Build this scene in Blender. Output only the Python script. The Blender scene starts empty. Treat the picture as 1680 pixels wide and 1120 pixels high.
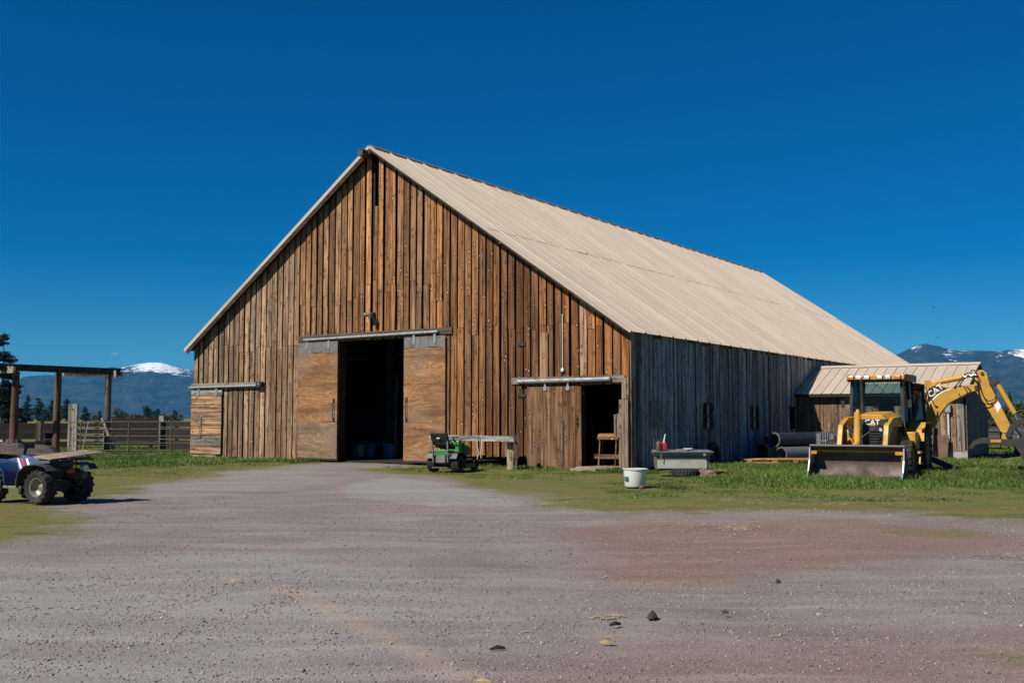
import bpy, bmesh, math, random
import numpy as np
from mathutils import Vector, Matrix, noise as mnoise
R = math.radians
random.seed(7); rng = np.random.default_rng(11)
scn = bpy.context.scene; col = scn.collection

# ------------------------------------------------------------------ camera, sky, sun, exposure
cd = bpy.data.cameras.new('camera'); cam = bpy.data.objects.new('camera', cd); col.objects.link(cam)
cam.location = (0, 0, 1.6); cam.rotation_euler = (R(90) + 0.0722851, 0, 0)
cd.sensor_width = 36; cd.lens = 1740.9 * 36 / 1680; cd.clip_start = 0.1; cd.clip_end = 60000
scn.camera = cam

SUN_EL, SUN_AZ = R(45), R(230)           # azimuth clockwise from +Y: the sun stands behind-left of the camera
wd = bpy.data.worlds.new('World'); scn.world = wd; wd.use_nodes = True
nt = wd.node_tree; nt.nodes.clear()
sky = nt.nodes.new('ShaderNodeTexSky'); sky.sky_type = 'NISHITA'; sky.sun_disc = False
sky.sun_elevation = SUN_EL; sky.sun_rotation = SUN_AZ; sky.altitude = 1300; sky.air_density = 1.0; sky.dust_density = 0.1; sky.ozone_density = 3.0
hs = nt.nodes.new('ShaderNodeHueSaturation'); hs.inputs['Saturation'].default_value = 1.7; hs.inputs['Value'].default_value = 0.75
hs.inputs['Hue'].default_value = 0.5
bg = nt.nodes.new('ShaderNodeBackground'); bg.inputs['Strength'].default_value = 0.09
wo = nt.nodes.new('ShaderNodeOutputWorld')
nt.links.new(sky.outputs[0], hs.inputs['Color']); pol = nt.nodes.new('ShaderNodeMix'); pol.data_type = 'RGBA'; pol.blend_type = 'MULTIPLY'; pol.inputs[0].default_value = 1; pol.inputs[7].default_value = (.30, .63, .73, 1)      # polarising filter
nt.links.new(hs.outputs[0], pol.inputs[6]); nt.links.new(pol.outputs[2], bg.inputs[0]); nt.links.new(bg.outputs[0], wo.inputs[0])
sl = bpy.data.lights.new('sun', 'SUN'); sl.energy = 4.8; sl.angle = R(0.53); sl.color = (1.0, 0.93, 0.82)
so = bpy.data.objects.new('sun', sl); col.objects.link(so)
sdir = Vector((math.sin(SUN_AZ) * math.cos(SUN_EL), math.cos(SUN_AZ) * math.cos(SUN_EL), math.sin(SUN_EL)))
so.rotation_euler = sdir.to_track_quat('Z', 'Y').to_euler(); so.location = sdir * 60
vs = scn.view_settings; vs.view_transform = 'Standard'; vs.look = 'None'; vs.gamma = 1; vs.exposure = 0.4; vs.use_curve_mapping = False
scn.cycles.volume_bounces = 1; scn.cycles.max_bounces = 8

# ------------------------------------------------------------------ helpers
def jit(c, lo, hi): k = random.uniform(lo, hi); return tuple(v*k for v in c)
class MB:
    def __init__(s): s.v = []; s.f = []
    def add(s, vs, fs):
        b = len(s.v); s.v += [tuple(p) for p in vs]; s.f += [tuple(b + i for i in f) for f in fs]; return s
    def hexa(s, p):   # 8 corners: bottom 4 ccw, top 4 ccw
        return s.add(p, [(3, 2, 1, 0), (4, 5, 6, 7), (0, 1, 5, 4), (1, 2, 6, 5), (2, 3, 7, 6), (3, 0, 4, 7)])
    def box(s, x0, y0, z0, x1, y1, z1):
        return s.hexa([(x0, y0, z0), (x1, y0, z0), (x1, y1, z0), (x0, y1, z0), (x0, y0, z1), (x1, y0, z1), (x1, y1, z1), (x0, y1, z1)])
    def beam(s, p, q, w, h, up=(0, 0, 1)):   # square bar from p to q
        p = Vector(p); q = Vector(q); d = (q - p).normalized(); u = Vector(up)
        if abs(d.dot(u)) > .98: u = Vector((0, 1, 0))
        x = d.cross(u).normalized(); y = x.cross(d).normalized()
        c = [(-w/2, -h/2), (w/2, -h/2), (w/2, h/2), (-w/2, h/2)]
        return s.hexa([p + x*a + y*b for a, b in c] + [q + x*a + y*b for a, b in c])
    def tube(s, pts, r, seg=10, cap=True):
        pts = [Vector(p) for p in pts]; n = len(pts); rr = r if isinstance(r, (list, tuple)) else [r] * n
        d0 = (pts[1] - pts[0]).normalized(); u = Vector((0, 0, 1)) if abs(d0.z) < .9 else Vector((1, 0, 0))
        x = d0.cross(u).normalized(); vs = []; fs = []
        for i, p in enumerate(pts):
            d = (pts[min(i+1, n-1)] - pts[max(i-1, 0)]).normalized()
            x = (x - d * x.dot(d)).normalized(); y = d.cross(x)
            for k in range(seg):
                a = 2*math.pi*k/seg; vs.append(p + (x*math.cos(a) + y*math.sin(a)) * rr[i])
        for i in range(n-1):
            for k in range(seg):
                a = i*seg + k; b = i*seg + (k+1) % seg; fs.append((a, b, b+seg, a+seg))
        if cap: fs.append(tuple(range(seg))[::-1]); fs.append(tuple(range((n-1)*seg, n*seg)))
        return s.add(vs, fs)
    def lathe(s, prof, c=(0, 0, 0), axis='z', seg=20, close=False):   # prof: (radius, height)
        vs = []; fs = []; n = len(prof)
        for r, h in prof:
            for k in range(seg):
                a = 2*math.pi*k/seg; p = (r*math.cos(a), r*math.sin(a), h)
                p = {'z': p, 'x': (p[2], p[0], p[1]), 'y': (p[1], p[2], p[0])}[axis]
                vs.append((p[0]+c[0], p[1]+c[1], p[2]+c[2]))
        for i in range(n if close else n-1):
            for k in range(seg):
                a = i*seg + k; b = i*seg + (k+1) % seg; j = ((i+1) % n) * seg
                fs.append((a, b, j+(k+1) % seg, j+k))
        return s.add(vs, fs)
    def prism(s, poly, a0, a1, axis='y'):   # poly in the other two axes, extruded along axis
        def P(u, v, a): return {'y': (u, a, v), 'x': (a, u, v), 'z': (u, v, a)}[axis]
        n = len(poly); vs = [P(u, v, a0) for u, v in poly] + [P(u, v, a1) for u, v in poly]
        fs = [tuple(range(n)), tuple(range(n, 2*n))[::-1]] + [(i, n+i, n+(i+1) % n, (i+1) % n) for i in range(n)]
        return s.add(vs, fs)
    def sheet(s, path, a0, a1, t, axis='x', closed=False):   # open path thickened by t, extruded along axis
        n = len(path); out = []
        for i in range(n):
            p0 = Vector(path[max(i-1, 0)]); p1 = Vector(path[min(i+1, n-1)]); d = (p1-p0).normalized()
            nn = Vector((-d.y, d.x)); out.append((path[i][0]+nn.x*t, path[i][1]+nn.y*t))
        return s.prism(list(path) + out[::-1], a0, a1, axis)
    def build(s, name, m, parent=None, smooth=35, loc=None, rz=0, color=None, kind=None, bevel=0):
        me = bpy.data.meshes.new(name); me.from_pydata(s.v, [], s.f); me.validate()
        bm = bmesh.new(); bm.from_mesh(me); bmesh.ops.recalc_face_normals(bm, faces=bm.faces); bm.to_mesh(me); bm.free()
        return link(name, me, m, parent, smooth, loc, rz, color, kind, bevel)
def link(name, me, m, parent=None, smooth=35, loc=None, rz=0, color=None, kind=None, bevel=0):
    o = bpy.data.objects.new(name, me); col.objects.link(o)
    if m and not me.materials: me.materials.append(m)
    if smooth:
        me.polygons.foreach_set('use_smooth', [True]*len(me.polygons)); me.set_sharp_from_angle(angle=R(smooth))
    if parent: o.parent = parent
    if loc: o.location = loc
    o.rotation_euler.z = rz
    if color: o.color = (*color, 1)
    if kind: o['kind'] = kind
    if bevel:
        b = o.modifiers.new('bevel', 'BEVEL'); b.width = bevel; b.segments = 2; b.limit_method = 'ANGLE'; b.angle_limit = R(40)
    return o
def tag(o, label, cat, group=None):
    o['label'] = label; o['category'] = cat
    if group: o['group'] = group
    return o
def thing(name, label, cat, loc=(0, 0, 0), rz=0, group=None):
    o = bpy.data.objects.new(name, None); col.objects.link(o); o.location = loc; o.rotation_euler = (0, 0, rz); o.empty_display_size = .1
    return tag(o, label, cat, group)
def raw(name, v, f, m, cols=None, kind=None, smooth=0, parent=None, attr='tint'):   # numpy arrays -> mesh object
    me = bpy.data.meshes.new(name); v = np.asarray(v, np.float32); f = np.asarray(f, np.int32); k = f.shape[1]
    me.vertices.add(len(v)); me.vertices.foreach_set('co', v.ravel())
    me.loops.add(f.size); me.loops.foreach_set('vertex_index', f.ravel())
    me.polygons.add(len(f)); me.polygons.foreach_set('loop_start', np.arange(0, f.size, k, dtype=np.int32))
    if smooth: me.polygons.foreach_set('use_smooth', np.ones(len(f), bool))
    me.update(calc_edges=True)
    if cols is not None:
        a = me.attributes.new(attr, 'FLOAT_COLOR', 'POINT'); c = np.ones((len(v), 4), np.float32); cc = np.asarray(cols, np.float32); c[:, :cc.shape[1]] = cc
        a.data.foreach_set('color', c.ravel())
    return link(name, me, m, parent, 0, kind=kind)

# ------------------------------------------------------------------ materials
class NT:
    def __init__(s, name):
        s.m = bpy.data.materials.new(name); s.m.use_nodes = True; s.t = s.m.node_tree; s.t.nodes.clear()
        s.out = s.n('OutputMaterial'); s.b = s.n('BsdfPrincipled'); s.l(s.b.outputs[0], s.out.inputs[0])
    def n(s, t, **k):
        x = s.t.nodes.new('ShaderNode' + t)
        for a, b in k.items(): setattr(x, a, b)
        return x
    def l(s, a, b): s.t.links.new(a, b)
    def put(s, sock, v):
        if hasattr(v, 'is_linked'): s.l(v, sock)
        else: sock.default_value = v
    def mix(s, f, a, b, mode='MIX'):
        x = s.n('Mix', data_type='RGBA', blend_type=mode); x.clamp_result = False
        s.put(x.inputs[0], f); s.put(x.inputs[6], a if hasattr(a, 'is_linked') else (*a, 1)); s.put(x.inputs[7], b if hasattr(b, 'is_linked') else (*b, 1)); return x.outputs[2]
    def math(s, op, a, b=0.0, clamp=False):
        x = s.n('Math', operation=op, use_clamp=clamp); s.put(x.inputs[0], a); s.put(x.inputs[1], b); return x.outputs[0]
    def ramp(s, f, lo, hi, a=0.0, b=1.0):
        x = s.n('MapRange'); x.clamp = True; s.put(x.inputs[0], f); x.inputs[1].default_value = lo; x.inputs[2].default_value = hi; x.inputs[3].default_value = a; x.inputs[4].default_value = b; return x.outputs[0]
    def co(s, scale=(1, 1, 1), kind='Object', rnd=True):
        c = s.n('TexCoord').outputs[kind] if kind != 'Pos' else s.n('NewGeometry').outputs['Position']
        mp = s.n('Mapping'); mp.inputs['Scale'].default_value = scale; s.l(c, mp.inputs[0])
        if rnd:
            r = s.math('MULTIPLY', s.n('ObjectInfo').outputs['Random'], 61.7); cx = s.n('CombineXYZ')
            for i in range(3): s.l(r, cx.inputs[i])
            s.l(cx.outputs[0], mp.inputs[1])
        return mp.outputs[0]
    def noise(s, co, scale=1, detail=4, rough=.55, dist=0):
        x = s.n('TexNoise'); s.l(co, x.inputs['Vector']); x.inputs['Scale'].default_value = scale; x.inputs['Detail'].default_value = detail
        x.inputs['Roughness'].default_value = rough; x.inputs['Distortion'].default_value = dist; return x.outputs[0]
    def voro(s, co, scale=1, feature='F1'):
        x = s.n('TexVoronoi', feature=feature); s.l(co, x.inputs['Vector']); x.inputs['Scale'].default_value = scale; return x
    def bump(s, h, st=.5, d=.02):
        x = s.n('Bump'); x.inputs['Strength'].default_value = st; x.inputs['Distance'].default_value = d; s.l(h, x.inputs['Height']); s.l(x.outputs[0], s.b.inputs['Normal'])
    def fin(s, c, rough=.7, metal=0, spec=.5):
        s.put(s.b.inputs['Base Color'], c if hasattr(c, 'is_linked') else (*c, 1)); s.put(s.b.inputs['Roughness'], rough); s.put(s.b.inputs['Metallic'], metal)
        s.b.inputs['Specular IOR Level'].default_value = spec; return s.m
def objcol(t): return t.n('ObjectInfo').outputs['Color']

def wood_mat(name, axis='z', knots=True, con=1.0):
    t = NT(name); ai = 'xyz'.index(axis)
    def st(a, l): v = [a]*3; v[ai] = l; return tuple(v)
    fine = t.noise(t.co(st(34, 1.1)), 1, 5, .65, .3); mid = t.noise(t.co(st(13, .42)), 1, 4, .6, .2); broad = t.noise(t.co(st(4.5, .5)), 1, 3, .55)
    m = t.math('ADD', t.math('MULTIPLY', fine, .42), t.math('MULTIPLY', mid, .58)); oc = objcol(t)
    c = t.mix(t.ramp(m, .40, .50), t.mix(1, oc, (.26, .22, .20), 'MULTIPLY'), oc); c = t.mix(t.ramp(m, .50, .62), c, t.mix(1, oc, (1.62, 1.58, 1.50), 'MULTIPLY'))
    c = t.mix(t.ramp(broad, .45, .66, 0, .62*con), c, t.mix(1, oc, (.36, .32, .31), 'MULTIPLY'))
    blot = t.noise(t.co((1.3, 1.3, .6)), 1, 4, .6); c = t.mix(t.ramp(blot, .54, .74, 0, .55*con), c, (.085, .072, .064))
    if knots:
        v = t.voro(t.co(st(6.5, 3.4)), 1); sp = t.n('SeparateColor'); t.l(v.outputs['Color'], sp.inputs[0]); gate = t.ramp(sp.outputs[0], .30, .36)
        kn = t.math('MULTIPLY', t.ramp(v.outputs['Distance'], .17, .09), gate); ring = t.math('MULTIPLY', t.math('MULTIPLY', t.ramp(v.outputs['Distance'], .42, .20), gate), .72)
        c = t.mix(t.math('SUBTRACT', ring, kn, True), c, (.030, .016, .009)); c = t.mix(t.math('MULTIPLY', kn, t.ramp(sp.outputs[1], .35, .75, .1, .9)), c, (.56, .42, .28))
    t.bump(m, .6, .015)
    return t.fin(c, .85, 0, .25)
def ply_mat(name, sx):
    t = NT(name); w = t.noise(t.co((.55, .55, 2.6)), 1.0, 3, .5, .9)
    band = t.math('FRACT', t.math('MULTIPLY', w, 13.0)); fl = t.math('ABSOLUTE', t.math('SUBTRACT', band, .5))
    fine = t.noise(t.co((4, 4, 46)), 1, 4, .6); big = t.noise(t.co((.8, .8, 1.7)), 1, 4, .6)
    c = t.mix(t.ramp(fl, .05, .45), t.mix(1, objcol(t), (.66, .6, .54), 'MULTIPLY'), t.mix(1, objcol(t), (1.2, 1.17, 1.1), 'MULTIPLY'))
    c = t.mix(t.ramp(fine, .42, .7, 0, .6), c, t.mix(1, objcol(t), (.5, .44, .4), 'MULTIPLY'))
    c = t.mix(t.ramp(big, .45, .68, 0, .65), c, t.mix(1, objcol(t), (.42, .36, .32), 'MULTIPLY'))
    st = t.noise(t.co((.45, .45, 3.4)), 1, 5, .68, .5); c = t.mix(t.ramp(st, .50, .66, 0, .8), c, t.mix(1, objcol(t), (.30, .24, .21), 'MULTIPLY')); c = t.mix(t.ramp(st, .30, .42, .55, 0), c, (.44, .29, .165))
    gw = t.noise(t.co((.7, .7, .9)), 1, 4, .6); c = t.mix(t.ramp(gw, .52, .72, 0, .6), c, (.17, .145, .125))
    v = t.voro(t.co((5, 5, 6)), 1); c = t.mix(t.ramp(v.outputs['Distance'], .09, .05, 0, .5), c, (.5, .36, .22))
    t.bump(fine, .4, .01); return t.fin(c, .8, 0, .3)
def paint_mat(name, c0, rough=.45, dirt=(.10, .075, .05), amount=.5, metal=0, scale=3, spec=.5, chips=None):
    t = NT(name); a = t.noise(t.co((1, 1, 1)), scale, 5, .6); b = t.noise(t.co((1, 1, 1)), scale*9, 3, .6)
    c = t.mix(t.ramp(a, .42, .72, 0, amount), c0, dirt); c = t.mix(t.ramp(b, .35, .65, 0, .25), c, t.mix(1, c, (.62, .62, .62), 'MULTIPLY'))
    if chips: c = t.mix(t.ramp(b, .66, .7, 0, .8), c, chips)
    t.bump(b, .12, .004); return t.fin(c, t.ramp(a, .3, .7, rough*.85, min(1, rough*1.35)), metal, spec)
M = {}
M['wood'] = wood_mat('weathered_wood'); M['wood_x'] = wood_mat('weathered_wood_lengthwise', 'x'); M['wood_y'] = wood_mat('weathered_wood_across', 'y')
M['stained'] = wood_mat('stained_door_sheet', con=1.6)
M['ply'] = ply_mat('old_plywood', 1)
M['galv'] = paint_mat('galvanised_steel', (.42, .44, .46), .42, (.16, .12, .09), .45, .6)
M['track'] = paint_mat('dull_zinc_track', (.30, .32, .34), .55, (.15, .12, .10), .6, .3, 5)
M['flash'] = paint_mat('dull_flashing', (.17, .165, .165), .65, (.085, .065, .05), .8, .1, 5)
M['rust'] = paint_mat('rusty_steel', (.15, .085, .062), .8, (.08, .045, .035), .6, .1, 4)
M['orange_rust'] = paint_mat('orange_rusted_sheet', (.42, .17, .055), .85, (.2, .10, .05), .6, 0, 4)
M['iron'] = paint_mat('dark_iron', (.035, .034, .034), .6, (.07, .05, .04), .5, .3)
M['rubber'] = paint_mat('dusty_rubber', (.022, .022, .023), .85, (.085, .078, .07), .6, 0, 4, .3)
M['concrete'] = paint_mat('old_concrete', (.36, .35, .33), .9, (.2, .18, .15), .6, 0, 3, .3)
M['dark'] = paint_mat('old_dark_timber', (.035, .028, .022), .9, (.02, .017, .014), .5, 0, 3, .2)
M['white_plastic'] = paint_mat('white_plastic', (.66, .66, .63), .45, (.4, .37, .31), .4)
M['black_plastic'] = paint_mat('black_plastic', (.018, .018, .019), .5, (.06, .055, .05), .35)
def roof_mat():
    t = NT('tan_painted_roof_steel'); a = t.noise(t.co((.5, .5, .5)), 1, 4, .6); s = t.noise(t.co((9, 9, 9)), 1, 3)
    c = t.mix(t.ramp(a, .3, .7), (.43, .355, .28), (.50, .42, .335)); c = t.mix(t.ramp(s, .5, .75, 0, .18), c, (.34, .28, .225))
    k = t.noise(t.co((.35, 7, 1)), 1, 5, .65); c = t.mix(t.ramp(k, .48, .75, 0, .35), c, (.30, .245, .195))
    r = t.ramp(t.n('ObjectInfo').outputs['Random'], 0, 1, .93, 1.06); cx = t.n('CombineColor')
    for i in range(3): t.l(r, cx.inputs[i])
    return t.fin(t.mix(1, c, cx.outputs[0], 'MULTIPLY'), .33, 0, .55)
M['roof'] = roof_mat()
# ------------------------------------------------------------------ ground
def poly_sdf(px, py, poly):     # >0 inside, metres from the outline
    P = np.array(poly, float); d = np.full(px.shape, 1e9); ins = np.zeros(px.shape, bool); n = len(P)
    for i in range(n):
        a = P[i]; b = P[(i+1) % n]; e = b-a; t = np.clip(((px-a[0])*e[0]+(py-a[1])*e[1])/(e@e), 0, 1)
        d = np.minimum(d, np.hypot(px-a[0]-t*e[0], py-a[1]-t*e[1]))
        c = ((a[1] > py) != (b[1] > py)) & (px < (b[0]-a[0])*(py-a[1])/(b[1]-a[1]+1e-12)+a[0]); ins ^= c
    return np.where(ins, d, -d)
def sst(x, a, b): t = np.clip((x-a)/(b-a), 0, 1); return t*t*(3-2*t)
def wob(x, y, s, seed):
    r = np.random.default_rng(seed); o = 0
    for k in range(7):
        a = r.uniform(0, 6.28); f = s*r.uniform(.5, 2.2); o = o + np.sin((x*np.cos(a)+y*np.sin(a))*f + r.uniform(0, 6.28)) / 7
    return o*1.6
DRIVE = [(-40, 3), (-20, 8), (-8.5, 10.2), (-6.5, 14.2), (-6.9, 17.0), (-7.9, 21.3), (-8.8, 25.6), (-8.6, 29.6), (-8.0, 33.5), (-7.0, 37.0), (-5.9, 40.2), (-3.3, 38.6),
         (-4.7, 34.3), (-3.6, 31.2), (-2.3, 28.7), (-1.2, 26.5), (0, 23.1), (.6, 19.7), (1.7, 18.8), (3.3, 18.4), (4.9, 18.8), (6.4, 18.5), (7.2, 17.6), (8.2, 16), (14, 12), (40, 3), (20, -20), (-20, -20)]
RED = [(.3, 15.8), (1.6, 17.2), (3.1, 17.4), (5.5, 17.2), (7.6, 14.9), (6.4, 12.9), (4.6, 12.3), (3, 11.4), (1.5, 10.3), (.7, 10.7), (.4, 13.2)]
RED2 = [(-1.2, 4), (-1.4, 7.2), (.2, 7.6), (1.4, 8.2), (3.5, 8.4), (6, 9.5), (6, 4)]
TONGUE = [(-4.3, 27.1), (-3.3, 29.3), (-1.9, 27.1), (-.1, 22.6), (.5, 19.9), (-.4, 19.3), (-2.2, 20.3), (-3.5, 21.8)]
GREY2 = [(-9, 24), (-8.2, 33), (-6.5, 36), (-5, 30), (-5.4, 25), (-7.4, 22)]
GREY3 = [(-7, 5), (-7, 11), (-3, 13), (-.6, 11), (.6, 8.8), (-.4, 7.2), (-1.2, 5)]
TRACK = [(-2.3, 10.3), (-1.5, 8.75), (-1.0, 7.8), (-.35, 6.6), (-.2, 6.7), (-.85, 7.95), (-1.35, 8.9), (-2.2, 10.4)]
def ground_z(x, y):
    near = 1 - sst(np.hypot(x, y-18), 45, 70)
    d = poly_sdf(x, y, DRIVE)
    z = .028*wob(x, y, .9, 3) + .012*wob(x, y, 3.1, 5) - .03*sst(d, 0, 2.0)*0
    rut = .02*np.sin((x*.86+y*.5)*2.6 + .6*wob(x, y, .5, 9)) * sst(d, .5, 3)
    z = z*.8 + rut*.45 + .004*wob(x, y, 9, 8)*sst(d, 0, 1)
    return z*near - .02
def masks(x, y):
    w = .55*wob(x, y, 1.3, 21) + .3*wob(x, y, 4.2, 22)
    d = poly_sdf(x, y, DRIVE) + w*1.0 + .25*wob(x, y, 6.5, 29)
    green = sst(-d, -1.4, 2.2)
    green = np.maximum(green, .42*sst(-np.hypot(x-6.0, y-15.2)/1 + 1.3 + w*.5, 0, 1)); green = np.maximum(green, .38*sst(1.1-np.hypot((x-3.6), (y-7.4))+w*.9, 0, 1.3))
    red = np.maximum(.8*sst(poly_sdf(x, y, RED)+.8*w, -.5, .9), .6*sst(poly_sdf(x, y, RED2)+.8*w, -.4, 1.4))
    grey = np.maximum(sst(poly_sdf(x, y, TONGUE)+.3*w, -.2, .4), .55*sst(poly_sdf(x, y, GREY2)+w, -.8, 1.2)); grey = np.maximum(grey, .85*sst(poly_sdf(x, y, GREY3)+w, -.8, 1.2))
    tr = sst(poly_sdf(x, y, TRACK)+.05*w, -.10, .06)
    return green, red, grey, tr
def axis_pts(near0, near1, step, far):
    a = list(np.arange(near0, near1+step/2, step)); s = step
    while a[-1] < far: s *= 1.22; a.append(a[-1]+s)
    s = step; b = []
    x = near0
    while x > -far*.999 and len(b) < 60: s *= 1.22; x -= s; b.append(x)
    return np.array(b[::-1] + a)
gx = axis_pts(-13, 16, .10, 16000); gy = axis_pts(5, 34, .10, 17000)
gy = gy[gy > -60]; gx[0] = -16000
X, Y = np.meshgrid(gx, gy); Z = ground_z(X, Y); nx, ny = len(gx), len(gy)
idx = np.arange(nx*ny).reshape(ny, nx)
F = np.stack([idx[:-1, :-1], idx[:-1, 1:], idx[1:, 1:], idx[1:, :-1]], -1).reshape(-1, 4)
mk = np.stack([m.ravel() for m in masks(X, Y)], -1)
def ground_mat():
    t = NT('gravel_moss_and_grass_ground'); at = t.n('Attribute', attribute_name='tint'); sp = t.n('SeparateColor'); t.l(at.outputs['Color'], sp.inputs[0])
    P = t.co((1, 1, 1), 'Pos', False)
    n1 = t.noise(P, .7, 6, .6); n2 = t.noise(P, 5, 5, .65); n3 = t.noise(P, 38, 3, .6); v = t.voro(P, 95); v2 = t.voro(P, 38)
    vc = t.n('SeparateColor'); t.l(v.outputs['Color'], vc.inputs[0]); vc2 = t.n('SeparateColor'); t.l(v2.outputs['Color'], vc2.inputs[0])
    c = t.mix(t.ramp(n1, .35, .65), (.228, .190, .180), (.300, .258, .246))
    c = t.mix(t.math('MULTIPLY', sp.outputs[2], t.ramp(n2, .3, .6, .6, 1)), c, (.315, .312, .312))
    c = t.mix(t.math('MULTIPLY', sp.outputs[1], t.ramp(n2, .3, .7, .65, 1)), c, (.255, .142, .105))
    c = t.mix(t.math('MULTIPLY', at.outputs['Alpha'], t.ramp(n3, .3, .7, .55, .95)), c, (.40, .31, .255))
    trk = t.noise(t.co((.22, 2.3, 1), 'Pos', False), 1, 5, .6, .6); c = t.mix(t.ramp(trk, .42, .62, .55, 0), c, t.mix(1, c, (.70, .66, .64), 'MULTIPLY')); c = t.mix(t.ramp(trk, .58, .7, 0, .4), c, (.36, .31, .29))
    c = t.mix(t.ramp(n2, .55, .75, 0, .35), c, (.14, .11, .10))
    c = t.mix(t.ramp(vc.outputs[0], 0, 1, .55, 0), c, t.mix(1, c, (.5, .49, .49), 'MULTIPLY'))
    c = t.mix(t.ramp(vc.outputs[1], .8, 1, 0, .6), c, (.38, .36, .35))
    c = t.mix(t.ramp(vc2.outputs[0], .7, 1, 0, .3), c, (.10, .09, .088))
    g = t.math('ADD', sp.outputs[0], t.math('MULTIPLY', t.math('SUBTRACT', n2, .5), .75)); g = t.math('ADD', g, t.math('MULTIPLY', t.math('SUBTRACT', n3, .5), .35))
    moss = t.mix(t.ramp(n2, .35, .7), (.10, .115, .028), (.20, .185, .052)); mo = t.noise(t.co((.75, 1.7, 1), 'Pos', False), 1, 6, .72, .6); moss = t.mix(t.ramp(mo, .50, .60, 0, .9), moss, (.20, .125, .062)); moss = t.mix(t.ramp(mo, .37, .46, .95, 0), moss, (.055, .085, .02)); moss = t.mix(t.ramp(n3, .4, .7, 0, .55), moss, (.055, .055, .022)); moss = t.mix(t.ramp(vc.outputs[2], .82, 1, 0, .5), moss, (.27, .23, .14))
    grass = t.mix(t.ramp(n3, .3, .7), (.045, .085, .018), (.10, .155, .038))
    d = t.n('NewGeometry'); sx = t.n('SeparateXYZ'); t.l(d.outputs['Position'], sx.inputs[0])
    far = t.ramp(sx.outputs[1], 60, 140); grass = t.mix(far, grass, t.mix(t.ramp(t.noise(t.co((.004, .02, 1), 'Pos', False), 1, 4), .35, .65), (.10, .18, .04), (.14, .20, .06)))
    c = t.mix(t.ramp(g, .22, .55), c, moss); c = t.mix(t.ramp(g, .98, 1.25), c, grass)
    h = t.math('ADD', t.math('MULTIPLY', v.outputs['Distance'], -.8), t.math('MULTIPLY', v2.outputs['Distance'], -.7)); h = t.math('ADD', h, t.math('MULTIPLY', n3, .6))
    t.bump(h, .6, .012); return t.fin(c, .95, 0, .15)
raw('ground', np.stack([X.ravel(), Y.ravel(), Z.ravel()], -1), F, ground_mat(), mk, 'structure', 1)

# loose gravel stones: nobody could count them
def pebble_mat():
    t = NT('gravel_stone'); at = t.n('Attribute', attribute_name='tint'); return t.fin(at.outputs['Color'], .9, 0, .2)
NPB = 90000
py_ = 5.2 + (rng.random(NPB)**1.7)*17; px_ = (rng.random(NPB)*2-1)*(.52*py_+.6)
den = .35 + .65*sst(wob(px_, py_, 1.7, 40)+.5*wob(px_, py_, 5, 41), -.1, .7); g_, r_, y_, t_ = masks(px_, py_)
L1 = np.interp(py_, [7.3, 8.5, 10], [-3.5, -3.1, -2.67]); L2 = np.interp(py_, [7.43, 8.96], [-3.0, -2.03]); nl = 9000      # kicked-up rims of two wheel tracks
px_[:nl] = np.where(np.arange(nl) % 2, L1[:nl], L2[:nl]) + rng.normal(0, .11, nl); px_[:nl] = np.where((py_[:nl] > 6.8) & (py_[:nl] < 11), px_[:nl], 99)
keep = (rng.random(NPB) < den*(1-.8*t_)) & (g_ < .5); px_, py_, r_, y_ = px_[keep], py_[keep], r_[keep], y_[keep]; n = len(px_)
s_ = .0040 + .0072*rng.random(n)**3.2 + (rng.random(n) > .997)*.010; s_ *= (1+py_*.018)
O8 = np.array([(1, 0, 0), (-1, 0, 0), (0, 1, 0), (0, -1, 0), (0, 0, 1), (0, 0, -1)], float); OF = np.array([(0, 2, 4), (2, 1, 4), (1, 3, 4), (3, 0, 4), (2, 0, 5), (1, 2, 5), (3, 1, 5), (0, 3, 5)])
V = O8[None] * (s_[:, None, None]*rng.uniform(.6, 1.5, (n, 6, 1))) + rng.normal(0, .22, (n, 6, 3))*s_[:, None, None]
a = rng.uniform(0, 6.28, n); ca, sa = np.cos(a)[:, None], np.sin(a)[:, None]
V = np.stack([V[..., 0]*ca-V[..., 1]*sa, V[..., 0]*sa+V[..., 1]*ca, V[..., 2]*.75], -1)
V += np.stack([px_, py_, ground_z(px_, py_)+s_*.3], -1)[:, None]
base = np.array([(.25, .215, .205), (.32, .305, .30), (.17, .145, .14), (.40, .38, .37), (.24, .165, .14)]); pick = rng.choice(5, n, p=[.42, .25, .2, .04, .09])
C = base[pick]*rng.uniform(.75, 1.2, (n, 1)); C = C*(1-.5*r_[:, None]) + np.array([.2, .125, .10])*.5*r_[:, None]
raw('gravel', V.reshape(-1, 3), (OF[None]+np.arange(n)[:, None, None]*6).reshape(-1, 3), pebble_mat(), np.repeat(C, 6, 0), 'stuff')

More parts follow.
